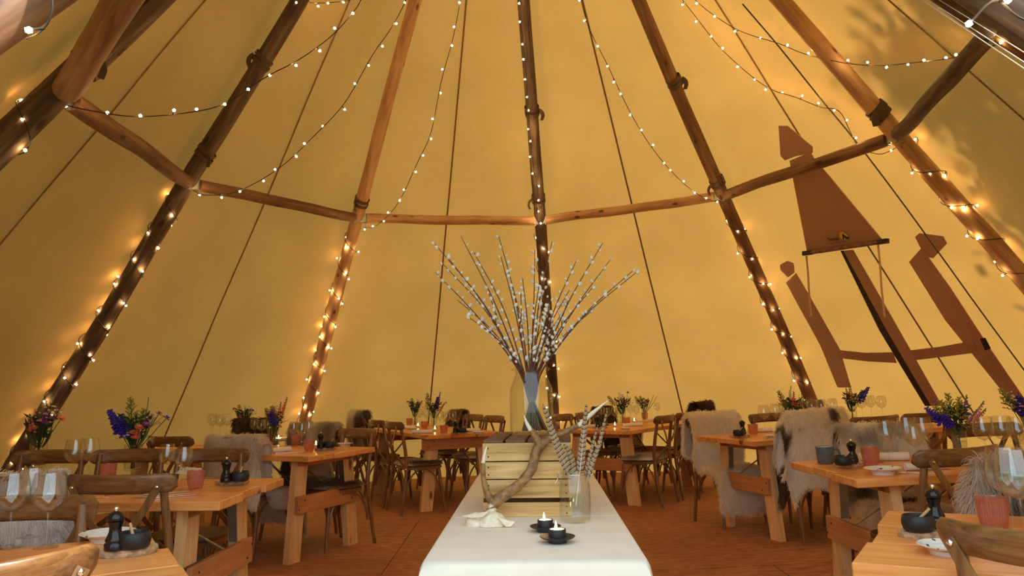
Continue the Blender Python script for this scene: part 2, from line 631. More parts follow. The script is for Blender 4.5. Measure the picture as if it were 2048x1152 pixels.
AZ = {0: -122.0, 1: -77.3, 2: -38.9, 3: 1.3, 4: 41.8, 5: 82.4, 6: 121.5}
FOOT = {k: cone(math.radians(a), 0) for k, a in AZ.items()}
FOOT[-1] = through_apex(at_y(38, 2, 2.0))
FOOT[7] = through_apex(at_y(1978, -16, 2.1))

def pole_pt(k, h):
    return FOOT[k].lerp(APEX, h / APEX.z)

def outward(p):
    c = axis_at(p.z)
    v = Vector((p.x - c.x, p.y - c.y, 0))
    return v.normalized()

# ground and floor
mb = MB()
mb.lathe([(0, -.06), (9, -.06), (60, -.06)], 48, (0, 5.5, 0))
tag(mb.build('ground', M['grass']), 'green lawn outside the tent', None, None, 'structure')

floor = empty('floor', Matrix.Translation((0, 0, 0)))
tag(floor, 'reddish brown matting laid over the tent floor', None, None, 'structure')
def in_disc(x, y):
    return math.hypot(x - C0.x, y - C0.y) < RAD + .05
mb = MB()
nseg = 48
ringp = [Vector((C0.x + (RAD + .1) * math.cos(2 * PI * k / nseg), C0.y + (RAD + .1) * math.sin(2 * PI * k / nseg), 0)) for k in range(nseg)]
P = [[C0 + (q - C0) * f for q in ringp] for f in (0.001, .25, .5, .75, 1.0)]
P = [[Vector((q.x, q.y, zf(q.x) - .012)) for q in row] for row in P]
mb.grid(P, 0, True)
mb.build('underlay', M['floor_gap'], floor)
rows = [(-.4, 1.35), (1.35, 3.3), (3.3, 5.25), (5.25, 7.38), (7.38, 9.2), (9.2, 10.85)]
cuts = [.9, -1.1, 1.7, -.9, .5, 0]
for (y0, y1), cut in zip(rows, cuts):
    for x0, x1 in ((-6, cut), (cut, 6)):
        g = .0025
        mb = MB()
        ys = np.linspace(y0 + g, y1 - g, 10)
        rowsP = []
        for y in ys:
            w = math.sqrt(max(.0, (RAD + .05) ** 2 - (y - C0.y) ** 2))
            a, bb = max(x0 + g, C0.x - w), min(x1 - g, C0.x + w)
            if bb - a < .05:
                continue
            rowsP.append([Vector((x, y, zf(x))) for x in np.linspace(a, bb, 18)])
        if len(rowsP) > 1:
            mb.grid(rowsP)
            mb.build('matting_sheet', M['matting'], floor)

# trees outside: a dense row of unseen conifers, added to shade the left canvas, a loose tree dapples the right canvas
def leafy(name, label, cat, x, y, trunk_h, crown, n, leaf, seed):
    o = empty(name, Matrix.Translation((x, y, -.06)))
    tag(o, label, cat, 'trees outside the tent')
    rnd = random.Random(seed)
    mb = MB()
    mb.tube([(0, 0, 0), (.03, .02, trunk_h * .5), (0, 0, trunk_h)], [.16, .12, .05], 10)
    mb.build('trunk', M['bark'], o)
    mb = MB()
    vs, fs = [], []
    for i in range(n):
        c = crown(rnd)
        d = Vector((rnd.gauss(0, 1), rnd.gauss(0, 1), rnd.gauss(0, 1))).normalized()
        t = d.orthogonal().normalized() * leaf * .5
        k = len(vs)
        vs += [c, c + d * leaf * .5 + t, c + d * leaf, c + d * leaf * .5 - t]
        fs.append((k, k + 1, k + 2, k + 3))
    mb.add(vs, fs)
    f = mb.build('foliage', M['leaf'], o, False)
    f['kind'] = 'stuff'
def shade_conifer(h, r):
    def f(rnd):
        t = rnd.random() ** 1.15
        a = rnd.uniform(0, 2 * PI)
        rr = r * (1 - t) ** .6 * rnd.uniform(.6, 1)
        return Vector((rr * math.cos(a), rr * math.sin(a), .05 + h * t))
    return f
for i, (x, y) in enumerate(((-7.3, .6), (-7.7, 3.4), (-7.7, 6.4))):
    leafy('conifer', ['dark conifer outside the left canvas, nearest the entrance', 'dark conifer outside the left canvas, middle of three', 'dark conifer outside the left canvas, farthest from the entrance'][i], 'tree', x, y, 8.5, shade_conifer(10.0, 2.6), 14000, .5, 60 + i)
def loose(cx, h0, h1, r, k):
    cl = random.Random(k)
    cs = [Vector((cx + cl.uniform(-r, r), cl.uniform(-r, r), cl.uniform(h0, h1))) for _ in range(26)]
    def f(rnd):
        c = rnd.choice(cs)
        return c + Vector((rnd.gauss(0, .30), rnd.gauss(0, .30), rnd.gauss(0, .22)))
    return f
leafy('broadleaf_tree', 'loose broadleaf tree outside the right canvas', 'tree', 6.6, 4.6, 8.0, loose(-.9, 4.6, 9.6, 1.45, 4), 6000, .17, 70)

# poles
RPOLE = {-1: .078, 0: .085, 1: .075, 2: .07, 3: .07, 4: .07, 5: .075, 6: .08, 7: .078}
PMAT = {-1: 'pole_red', 0: 'pole_dark', 1: 'pole_dark', 2: 'pole_light', 3: 'pole_dark', 4: 'pole_red', 5: 'pole_light', 6: 'pole_red', 7: 'pole_dark'}
PLAB = {
    -1: 'thick red brown pole crossing the upper left corner close to the viewer',
    0: 'weathered brown tent pole reaching the left edge, where a second beam joins it',
    1: 'grey brown tent pole on the left, wrapped in fairy lights below its crossbars',
    2: 'light pine tent pole left of the centrepiece, wrapped in fairy lights below',
    3: 'dark central tent pole standing behind the willow branches',
    4: 'red brown tent pole between the two right-hand back tables, fairy lights below',
    5: 'pale smooth pine pole right of the hanging window flap',
    6: 'tent pole mostly hidden behind the dark beam at the upper right',
    7: 'dark grained pole crossing the upper right corner close to the viewer'}
POLE_OBJ = {}
for k in sorted(FOOT):
    a, bb = FOOT[k], APEX
    L = (bb - a).length
    zax = (bb - a).normalized()
    q = zax.to_track_quat('Z', 'Y')
    o = empty('tent_pole', Matrix.Translation(a) @ q.to_matrix().to_4x4())
    tag(o, PLAB[k], 'pole', 'wooden poles of the tent')
    POLE_OBJ[k] = o
    mb = MB()
    pts, rr = [], []
    n = 30
    for i in range(n + 1):
        h = L * i / n
        w = Vector((noise.noise(Vector((k * 9.1, h * .7, 0))), noise.noise(Vector((k * 9.1 + 5, h * .7, 3))), 0)) * .018
        pts.append(Vector((0, 0, h - .03)) + w)
        rr.append(RPOLE[k] * (1.04 - .22 * i / n) * (1 + .05 * noise.noise(Vector((k * 3.3, h * 3.1, 7)))))
    mb.tube(pts, rr, 16)
    mb.build('trunk', M[PMAT[k]], o, angle=60)

def pole_len(k, h):
    return (APEX - FOOT[k]).length * h / APEX.z

# crossbars between the poles
NODE = {0: pole_pt(0, 2.80), 1: pole_pt(1, 2.95), 2: pole_pt(2, 3.0), 3: pole_pt(3, 3.07), 4: pole_pt(4, 3.13), 5: pole_pt(5, 3.16), 6: pole_pt(6, 3.14)}
# where the near upper left pole meets the beam that rises from node 0
NODE[-1] = pole_pt(-1, 3.05)
NODE[7] = pole_pt(7, 3.1)
BARS = [(-1, 0, 'pole_pink', 'thick beam rising from the left pole towards the upper left corner pole', .07),
        (0, 1, 'pole_red', 'brown crossbar sloping down from the left edge pole to the next pole', .058),
        (1, 2, 'pole_red', 'crossbar between the grey brown pole and the light pine pole, left', .05),
        (2, 3, 'pole_light', 'pale crossbar between the light pine pole and the central pole', .05),
        (3, 4, 'pole_light', 'pale crossbar just right of the central pole', .05),
        (4, 5, 'pole_red', 'crossbar passing over the hanging window flap', .054),
        (5, 6, 'pole_dark', 'dark crossbar rising to the upper right corner beam', .058),
        (6, 7, 'pole_dark', 'crossbar outside the upper right corner between the last two poles', .06)]
for a, bb, mt, lab, r in BARS:
    pa, pb = NODE[a], NODE[bb]
    ia = (Vector((axis_at(pa.z).x, axis_at(pa.z).y, pa.z)) - pa).normalized() * .035
    ib = (Vector((axis_at(pb.z).x, axis_at(pb.z).y, pb.z)) - pb).normalized() * .035
    pa, pb = pa + ia, pb + ib
    d = (pb - pa)
    L = d.length
    q = d.normalized().to_track_quat('Z', 'Y')
    o = empty('crossbar', Matrix.Translation(pa) @ q.to_matrix().to_4x4())
    tag(o, lab, 'crossbar', 'wooden crossbars of the tent')
    mb = MB()
    pts, rr = [], []
    for i in range(17):
        t = .04 + .92 * i / 16
        w = Vector((noise.noise(Vector((a * 5.1, t * 3, 1))), noise.noise(Vector((a * 5.1, t * 3, 9))), 0)) * .02
        pts.append(Vector((0, 0, L * t)) + w)
        rr.append(r * (1 + .06 * noise.noise(Vector((a * 7.7, t * 9, 2)))))
    mb.tube(pts, rr, 14)
    mb.build('rail', M[mt], o, angle=60)
    for s in (0, 1):
        mb = MB()
        zz = L * (.02 if s == 0 else .98)
        mb.box((0, 0, zz), (.03, .09, .10), None, .004)
        mb.tube([(0, -.055, zz - .02), (0, .055, zz - .02)], .012, 8)
        mb.tube([(0, -.055, zz + .03), (0, .055, zz + .03)], .012, 8)
        mb.build('bracket', M['galv'], o)

# straps tied round the poles
def strap(k, h, tail, wid=.035):
    o = POLE_OBJ[k]
    z = pole_len(k, h)
    r = RPOLE[k] * 1.06
    mb = MB()
    for dz in (-.03, .02):
        pts = [Vector((r * math.cos(t), r * math.sin(t), z + dz + .02 * math.sin(t))) for t in np.linspace(0, 2 * PI, 20)]
        mb.tube(pts, 1.0, 6, False, flat=(wid, .007, (0, 0, 1)))
    # loose tail
    q = o.matrix_world.to_3x3().inverted()
    a = (q @ Vector((tail, -.6, .1))).normalized()
    p0 = Vector((a.x, a.y, 0)).normalized() * r + Vector((0, 0, z))
    dn = q @ Vector((0, 0, -1))
    side = q @ Vector((tail, 0, 0))
    pts = [p0, p0 + side * .03 + dn * .02, p0 + side * .045 + dn * .06, p0 + side * .03 + dn * .11]
    mb.tube(smooth_path(pts, 8), 1.0, 6, True, flat=(wid, .005, (0, 0, 1)))
    mb.build('strap', M['leather'], o)
strap(0, 3.02, 1); strap(1, 3.2, .5); strap(2, 3.17, -.3); strap(3, 3.3, -1); strap(4, 3.27, -1); strap(5, 3.36, -.6, .07)
strap(3, 4.1, 1, .05); strap(4, 4.15, 1, .05); strap(1, 3.95, -1, .04)

# canvas
WALLS = {'left': [(-1, 0), (0, 1)], 'back': [(1, 2), (2, 3), (3, 4)], 'right': [(4, 5), (5, 6), (6, 7)], 'front': [(7, -1)]}
OFF = .17
def canvas_pt(k0, k1, f, h, inset=0.0):
    c = axis_at(h)
    def pol(k):
        p = pole_pt(k, h)
        v = Vector((p.x - c.x, p.y - c.y))
        return math.atan2(v.x, v.y), v.length
    a0, r0 = pol(k0)
    a1, r1 = pol(k1)
    if k1 < k0 or a1 < a0:
        a1 += 2 * PI if a1 < a0 else 0
    a = a0 + (a1 - a0) * f
    r = r0 + (r1 - r0) * f
    r += (OFF - inset) * min(1, (APEX.z - h) / .8) - .05 * math.sin(PI * f) ** 2 * min(1, (APEX.z - h) / 5)
    wr = .018 * noise.noise(Vector((a * 3, h * 1.2, 4.2)))
    if h < 1.9:
        wr += .022 * math.sin(a * 34 + 2 * noise.noise(Vector((a * 5, 0, 1)))) * (1 - h / 1.9) * (.6 + noise.noise(Vector((a * 2.2, 3, 0))))
    r += wr
    return Vector((c.x + r * math.sin(a), c.y + r * math.cos(a), h))
for side, bays in WALLS.items():
    w = empty('wall_' + side, Matrix.Identity(4))
    tag(w, {'left': 'amber canvas tent wall on the left, in shade', 'back': 'amber canvas tent wall at the back, lit through by daylight',
            'right': 'amber canvas tent wall on the right with sun patches', 'front': 'canvas over the open entrance behind the viewer'}[side], None, None, 'structure')
    for k0, k1 in bays:
        h0 = -.03 if side != 'front' else 2.55
        hs = list(np.linspace(h0, 1.9, 10)) + list(np.linspace(2.1, APEX.z - .12, 22)) if h0 < 1 else list(np.linspace(h0, APEX.z - .12, 18))
        for half in (0, 1):
            fs = np.linspace(half * .5, half * .5 + .5, 10)
            mb = MB()
            rowsP = []
            for i, h in enumerate(hs):
                row = []
                for f in fs:
                    hh = h
                    if i == 0 and (k0, k1) == (3, 4) and .62 < f < .8:
                        hh = .045 + .03 * math.sin(f * 90)
                    if i == 0 and (k0, k1) == (4, 5) and f < .35:
                        hh = .06
                    row.append(canvas_pt(k0, k1, f, hh))
                rowsP.append(row)
            mb.grid(rowsP)
            mb.build('canvas_panel', M['canvas'], w, angle=60)
        if side != 'front':
            mb = MB()
            pts = [canvas_pt(k0, k1, .5, h, .012) for h in hs]
            mb.tube(pts, 1.0, 6, True, flat=(.005, .019, outward(pts[4])))
            mb.build('seam', M['seam'], w)

# ------------------------------------------------------------------ canvas window flap, patches, straps on the right wall
WR = [o for o in bpy.data.objects if o.name == 'wall_right'][0]
def on_canvas(x, y, off=-.02):
    return cone_hit(x, y, OFF - .06 + off)
def patch(name, pix, mat, off=-.03, label=None, thick=.006, flat=False):
    """a piece of cloth lying on the canvas; its outline is cut into small pieces so that it follows the curve"""
    bm = bmesh.new()
    f = bm.faces.new([bm.verts.new((x, y, 0)) for x, y in pix])
    bmesh.ops.triangulate(bm, faces=[f])
    for _ in range(0 if flat else 3):
        bmesh.ops.subdivide_edges(bm, edges=[e for e in bm.edges if e.calc_length() > 14], cuts=1)
        bmesh.ops.triangulate(bm, faces=bm.faces[:])
    for v in bm.verts:
        v.co = on_canvas(v.co.x, v.co.y, off)
    bm.normal_update()
    for f in bm.faces:
        if f.normal.dot(EYEP - f.calc_center_median()) < 0:
            f.normal_flip()
    g = bmesh.ops.solidify(bm, geom=bm.faces[:], thickness=thick)
    me = bpy.data.meshes.new(name)
    bm.to_mesh(me)
    bm.free()
    me.materials.append(mat)
    return link(name, me, WR, label)
patch('reinforcement_patch', [(1557, 252), (1575, 252), (1625, 294), (1625, 306), (1590, 313), (1570, 321), (1561, 312)], M['flap'], -.065, 'grey brown pointed patch above the window flap')
SAIL = [(1579, 322), (1618, 306), (1650, 343), (1769, 486), (1615, 509)]
patch('window_flap', SAIL, M['flap'], -.06, 'grey brown triangular window flap with printed logo', .01)
patch('reinforcement_patch', [(1560, 530), (1575, 522), (1587, 527), (1589, 545), (1576, 555), (1561, 540)], M['flap'], -.035)
patch('reinforcement_patch', [(1830, 474), (1838, 467), (1886, 473), (1894, 487), (1866, 517), (1849, 512)], M['flap'], -.035)
patch('side_strip', [(1572, 566), (1592, 546), (1612, 580), (1680, 700), (1702, 775), (1675, 775), (1640, 690)], M['flap_pale'], -.03, 'pale canvas strip sewn left of the zipped opening')
patch('side_strip', [(1818, 524), (1841, 498), (1880, 560), (1938, 660), (1985, 725), (2036, 800), (2018, 800), (1950, 715), (1890, 640)], M['flap_pale'], -.03, 'pale canvas strip sewn right of the zipped opening')
patch('side_fold', [(1841, 498), (1846, 500), (1900, 575), (1975, 690), (2050, 800), (2036, 800), (1950, 680)], M['flap'], -.05)
patch('zip_strip', [(1681, 502), (1690, 502), (1770, 655), (1868, 812), (1850, 812), (1758, 660)], M['flap_dark'], -.03)
patch('zip_cover', [(1687, 502), (1706, 500), (1782, 632), (1884, 812), (1862, 812), (1773, 660)], M['flap_pale'], -.05, 'brown cover strip over the zip of the opening')
patch('tie_band', [(1671, 700), (1730, 706), (1786, 705), (1793, 726), (1735, 723), (1678, 716)], M['flap'], -.035)
patch('tie_band', [(1813, 702), (1880, 694), (1946, 682), (1954, 705), (1885, 714), (1825, 721)], M['flap'], -.04)
patch('buckle_patch', [(1960, 678), (1970, 676), (1981, 697), (1970, 701)], M['black_cloth'], -.06)
mb = MB()
mb.tube(smooth_path([on_canvas(x, y, -.03) for x, y in ((1485, 8), (1560, 96), (1640, 196), (1700, 268), (1780, 372), (1870, 495), (1960, 620), (2060, 756))], 30), .006, 6)
mb.build('seam_cord', M['flap_dark'], WR)
# batten with caps
pa, pb = on_canvas(1615, 506, -.085), on_canvas(1766, 483, -.085)
mb = MB()
mb.tube([pa, pb], .022, 10)
mb.build('batten', M['pole_red'], WR, label='wooden batten along the foot of the window flap')
for p, s in ((pa, -1), (pb, 1)):
    mb = MB()
    d = (pb - pa).normalized() * s
    mb.tube([p - d * .05, p + d * .05], .03, 4)
    mb.build('batten_cap', M['black_cloth'], WR, label='black cap on the end of the flap batten')
for (x0, y0, x1, y1) in ((1613, 512, 1627, 622), (1756, 488, 1766, 607)):
    p0 = on_canvas(x0, y0, -.10)
    mb = MB()
    mb.tube([p0, p0 + Vector((.004, 0, -.2)), p0 + Vector((0, 0, -.42)), p0 + Vector((.008, 0, -.62 if x0 < 1700 else -.68))], 1.0, 6, True, flat=(.02, .004, (1, 0, 0)))
    mb.build('ribbon_tie', M['ribbon'], WR, label='pale ribbon hanging from the window flap')
# logo on the flap: disc, tent shape and word
def on_flap(x, y):
    return on_canvas(x, y, -.085)
q0, q1, q2 = on_flap(1660, 482), on_flap(1720, 474), on_flap(1668, 440)
ex = (q1 - q0).normalized()
ez = ex.cross((q2 - q0)).normalized()
if ez.dot(EYEP - q0) < 0:
    ez = -ez
ey = ez.cross(ex).normalized()
def flag_matrix(p):
    return Matrix(((ex.x, ey.x, ez.x, p.x), (ex.y, ey.y, ez.y, p.y), (ex.z, ey.z, ez.z, p.z), (0, 0, 0, 1)))
ppm = (q1 - q0).length / math.hypot(60, 8)   # metres per photo pixel on the flap
cu = bpy.data.curves.new('logo_lettering', 'FONT')
cu.body = 'Tentipi'
cu.size = 9.6 * ppm
cu.offset = .0004
cu.extrude = .0006
txt = bpy.data.objects.new('logo_lettering', cu)
COL.objects.link(txt)
txt.data.materials.append(M['black_cloth'])
txt.parent = WR
txt.matrix_world = flag_matrix(on_flap(1656, 482.5))
txt.scale = (.86, 1.0, 1)
mb = MB()
ctr = on_flap(1687, 472)
FM = flag_matrix(ctr)
R0 = 8.2 * ppm
mb.add([FM @ Vector((R0 * math.cos(2 * PI * k / 28), R0 * math.sin(2 * PI * k / 28), 0)) for k in range(28)], [tuple(range(28))], 0)
mb.build('logo_disc', plain('logo yellow', (.72, .52, .03, 1), .7), WR, False, label='yellow round emblem on the window flap')
mb = MB()
tri = [(-.55, -.85), (-.2, -.85), (.03, -.15), (.28, -.85), (1.25, -.8), (.5, -.05), (.12, .55), (.02, .75), (-.06, .55)]
mb.add([FM @ Vector((x * R0, y * R0, .0012)) for x, y in tri], [(0, 1, 2, 8), (2, 3, 4, 5), (2, 5, 6, 8), (6, 7, 8)], 0)
mb.build('logo_tent', M['black_cloth'], WR, False)
mb = MB()
x = 0.0
base = on_flap(1660, 487.5)
FB = flag_matrix(base)
wordl = [5, 4, 7, 3, 8]
for wl in wordl:
    mb.add([FB @ Vector((a * ppm, bb2 * ppm, 0)) for a, bb2 in ((x, 0), (x + wl, 0), (x + wl, 1.0), (x, 1.0))], [(0, 1, 2, 3)], 0)
    x += wl + 1.4
mb.build('logo_small_line', M['flap_dark'], WR, False)

# ------------------------------------------------------------------ fairy lights
mb = MB()
mb.blob((0, 0, 0), .0092, None, 1)
BULB = mb.mesh('bulb', M['bulb'])

def light_string(label, path, step, start=.06, hang=True, seed=0, r=.0032, jit=.016, group='strings of fairy lights'):
    rnd = random.Random(seed)
    o = empty('fairy_lights', Matrix.Translation(path[0]))
    tag(o, label, 'fairy lights', group)
    org = path[0]
    mb = MB()
    rel = [p - org for p in path]
    mb.tube(rel, r, 5)
    acc, nxt = 0.0, start
    for a, bb in zip(rel[:-1], rel[1:]):
        L = (bb - a).length
        while nxt <= acc + L:
            p = a.lerp(bb, (nxt - acc) / max(L, 1e-6))
            off = Vector((rnd.uniform(-1, 1), rnd.uniform(-1, 1), rnd.uniform(-1.3, .6))).normalized() * (jit + rnd.uniform(0, jit))
            mb.tube([p, p + off * .8], .0036, 5)
            bo = link('bulb', BULB, o)
            bo.location = p + off
            nxt += step * rnd.uniform(.8, 1.2)
        acc += L
    mb.build('cable', M['cable'], o)
    return o

def plane_path(k, pix, topx=0.0, n=40):
    a = NODE[k]
    return smooth_path([at_plane(x, y, a, Vector((topx, 5.55, 0))) for x, y in pix], n)

light_string('fairy lights sagging from the left edge pole up across the next pole',
             plane_path(0, [(108, 205), (185, 222), (270, 233), (370, 226), (450, 207), (530, 155), (600, 118), (665, 70), (708, 22), (722, 0), (770, -90)]), .19, seed=1)
light_string('fairy lights sagging from the grey brown pole towards the light pine pole',
             plane_path(1, [(386, 380), (410, 390), (475, 383), (560, 335), (628, 272), (690, 205), (745, 110), (780, 60), (812, 0), (845, -90)]), .185, seed=2)
light_string('fairy lights curving from the light pine pole to the roof',
             plane_path(2, [(728, 455), (752, 452), (795, 408), (835, 325), (862, 265), (882, 165), (905, 80), (921, 0), (935, -90)]), .19, seed=3)
P3 = [(1085, 455), (1079, 425), (1075, 380), (1063, 305), (1056, 210), (1051, 130), (1044, 60), (1040, 0), (1036, -80)]
light_string('fairy lights hanging straight down in front of the central pole',
             smooth_path([at_y(x, y, cone_hit(x, y).y - .16) for x, y in P3], 40), .17, seed=4)
light_string('fairy lights curving from the roof to the red brown pole, right of centre',
             plane_path(4, [(1455, 400), (1430, 403), (1390, 385), (1345, 345), (1300, 290), (1258, 220), (1215, 130), (1180, 60), (1162, 0), (1145, -90)], .0), .185, seed=5)
light_string('fairy lights caught on the roof seam before reaching the pale pine pole',
             smooth_path([cone_hit(x, y, -.12) for x, y in [(1808, 285), (1780, 302), (1755, 308), (1718, 294), (1700, 262), (1678, 222), (1640, 214), (1590, 194), (1545, 180), (1500, 150), (1440, 95), (1395, 38), (1365, 0)]], 44), .185, seed=6)
light_string('fairy lights sagging from the roof to the upper right corner beam',
             smooth_path([cone_hit(x, y, -.14) for x, y in [(2010, 84), (1920, 113), (1830, 125), (1760, 131), (1690, 126), (1610, 108), (1560, 88), (1480, 62), (1420, 25), (1385, -5)]], 44), .22, seed=7)
light_string('fairy lights at the very top edge beside the left dark pole',
             smooth_path([cone_hit(x, y, -.10) for x, y in [(585, -4), (610, 3), (640, 6), (690, 2), (730, -8)]], 14), .15, seed=8)

def wrapped(k, label, h0, h1, turns, seed, ph=0.0):
    """cable wound in a helix round the lower part of a pole"""
    o = POLE_OBJ[k]
    Mw = o.matrix_world
    pts = []
    n = int(turns * 16)
    for i in range(n + 1):
        t = i / n
        th = 2 * PI * turns * t + ph
        z = pole_len(k, h0 + (h1 - h0) * t)
        r = RPOLE[k] * 1.05 + .008
        pts.append(Mw @ Vector((r * math.cos(th), r * math.sin(th), z)))
    return light_string(label, pts, .15, seed=seed, jit=.018, group='fairy lights wound round the poles')
wrapped(0, 'fairy lights wound round the pole at the left edge', 2.75, 1.9, 3, 20)
wrapped(1, 'fairy lights wound round the grey brown pole on the left', 2.85, .55, 10, 21, 1)
wrapped(2, 'fairy lights wound round the light pine pole left of centre', 2.85, .5, 9.5, 22, 2)
wrapped(3, 'fairy lights wound round the dark pole behind the willow vase', 2.95, .6, 7, 23, 3)
wrapped(4, 'fairy lights wound round the red brown pole right of centre', 3.0, .6, 9, 24, 1.5)
wrapped(5, 'fairy lights wound round the pale pine pole by the window flap', 3.1, 1.2, 7, 25, .5)

# loops on the two corner poles and the white guy ropes
light_string('cable loop with one bulb on the upper left corner pole',
             smooth_path([at_y(x, y, 1.72) for x, y in [(52, 78), (75, 68), (95, 48), (104, 20), (104, -10)]], 14), .16, .05, seed=31, r=.0025, jit=.02)
light_string('cable loop with bright bulbs on the upper right corner beam',
             smooth_path([at_y(x, y, 1.78) for x, y in [(1934, 52), (1950, 35), (1975, 8), (1998, 2), (2030, 30), (2060, 45)]], 14), .09, .02, seed=32, r=.003, jit=.012)
for i, (a, bb) in enumerate((((1838, -4), (2060, 145)), ((1850, -4), (2060, 132)), ((1872, -4), (2060, 112)))):
    mb = MB()
    p, q = at_y(*a, 2.3), at_y(*bb, 1.75)
    d = (q - p).normalized()
    top = p.copy()
    for _ in range(400):                      # up to the canvas
        c = axis_at(top.z)
        if math.hypot(top.x - c.x, top.y - c.y) > RAD * (1 - top.z / APEX.z) + .1:
            break
        top -= d * .02
    foot = q + d * (q.z / max(.05, -d.z))     # down to a peg in the ground
    mb.tube([top - p, foot - p], .0013, 5)
    o = mb.build('guy_rope', M['rope'])
    o.location = p
    tag(o, ['lowest of three thin white ropes at the upper right', 'middle one of three thin white ropes at the upper right', 'uppermost of three thin white ropes at the upper right'][i], 'rope', 'white ropes at the upper right')
mb = MB()
p = at_y(232, -10, 3.6)
mb.tube([p - p, at_y(236, 22, 3.6) - p, at_y(243, 52, 3.6) - p], 1.0, 6, True, flat=(.03, .004, (1, 0, 0)))
o = mb.build('webbing_strap', M['ribbon'])
o.location = p
tag(o, 'pale strap end hanging at the upper left beam', 'strap')

# ------------------------------------------------------------------ chairs
def super_ring(a, bb, n, e=.55):
    out = []
    for k in range(n):
        t = 2 * PI * k / n
        c, s = math.cos(t), math.sin(t)
        out.append((a * math.copysign(abs(c) ** e, c), bb * math.copysign(abs(s) ** e, s)))
    return out

def rail_y(x):
    return -.318 + .075 * (x / .235) ** 2

def chair_parts():
    parts = []
    ring = super_ring(.205, .2, 28)
    mb = MB()
    mb.grid([[Vector((x * f, y * f, z)) for x, y in ring] for f, z in ((.01, .462), (.6, .462), (.9, .466), (.985, .468), (1.0, .46), (.99, .447), (.9, .444), (.01, .446))], 0, True)
    parts.append(('seat', mb.mesh('seat', M['seat']), None))
    mb = MB()
    mb.grid([[Vector((x * f, y * f, z)) for x, y in ring] for f, z in ((.93, .446), (.99, .446), (.99, .42), (.93, .42), (.93, .446))], 0, True)
    parts.append(('seat_frame', mb.mesh('seat_frame', M['oak_leg']), None))
    for s in (-1, 1):
        mb = MB()
        pts = smooth_path([(s * .212, -.262, 0), (s * .205, -.222, .25), (s * .198, -.20, .45), (s * .192, -.212, .62), (s * .186, -.246, .80), (s * .184, -.254, .868)], 16)
        mb.tube(pts, [.0145 + .003 * math.sin(PI * min(1, i / 15)) for i in range(16)], 10)
        me = mb.mesh('rear_leg', M['oak_leg'])
        bolt = MB().blob((s * .2 + s * .014, -.214, .432), .009, None, 1, 0, (.6, 1, 1)).mesh('bolt', M['chrome'])
        parts.append(('leg', (me, [('bolt', bolt)]), None))
    for s in (-1, 1):
        mb = MB()
        mb.tube(smooth_path([(s * .205, .205, 0), (s * .185, .175, .22), (s * .165, .15, .43)], 8), [.013, .013, .014, .015, .016, .0165, .017, .017], 10)
        parts.append(('leg', mb.mesh('front_leg', M['oak_leg']), None))
    # top rail: rounded board, bowed round the sitter
    mb = MB()
    rows = []
    n = 25
    for i in range(n):
        x = -.236 + .472 * i / (n - 1)
        e = 1 - abs(x) / .236
        hh = .041 * min(1, (e * 8 + .28)) ** .5
        tt = .0155 * min(1, (e * 8 + .25)) ** .5
        row = []
        for k in range(12):
            t = 2 * PI * k / 12
            c, s2 = math.cos(t), math.sin(t)
            row.append(Vector((x, rail_y(x) + tt * math.copysign(abs(c) ** .7, c) - .008 * s2, .853 + hh * math.copysign(abs(s2) ** .8, s2))))
        rows.append(row)
    mb.grid(rows, 0, True)
    mb.add(rows[0], [tuple(range(12))]); mb.add(rows[-1], [tuple(range(12))])
    parts.append(('top_rail', mb.mesh('top_rail', M['oak'], angle=70), None))
    for s in (-1, 1):
        mb = MB()
        pts = smooth_path([(s * .188, rail_y(.188) - .024, .848), (s * .10, -.30 - (.006 if s > 0 else 0), .70), (0, -.268 - (.009 if s > 0 else 0), .60), (-s * .11, -.226, .50), (-s * .176, -.20, .445)], 14)
        mb.tube(pts, 1.0, 8, True, flat=(.0075, .032, (0, 1, 0)))
        me = mb.mesh('cross_slat', M['oak_leg'])
        bm_ = MB().blob((s * .181, rail_y(.181) - .03, .840), .0085, None, 1, 0, (1, .6, 1)).mesh('bolt', M['chrome'])
        parts.append(('cross_slat', (me, [('bolt', bm_)]), None))
    cs = [(.192, -.213), (.178, .165), (-.178, .165), (-.192, -.213)]
    for i in range(4):
        a, bb = Vector((*cs[i], 0)), Vector((*cs[(i + 1) % 4], 0))
        def q(f, z):
            p = a.lerp(bb, f)
            return Vector((p.x, p.y, z))
        mb = MB()
        mb.tube(smooth_path([q(.03, .19), q(.07, .28), q(.2, .37), q(.38, .415), q(.5, .418), q(.62, .415), q(.8, .37), q(.93, .28), q(.97, .19)], 20), .0085, 7)
        parts.append(('arch_brace', mb.mesh('arch_brace', M['oak_leg']), None))
    return parts
CHAIR = Proto('cross_back_chair', chair_parts())
CHAIR_AT = {}
def chair(key, x, y, fx, fy, label):
    rz = math.atan2(-fx, fy)
    r = CHAIR.place(ground_matrix(x, y, rz), label, 'chair', 'cross back dining chairs')
    CHAIR_AT[key] = ground_matrix(x, y, rz)
    return r

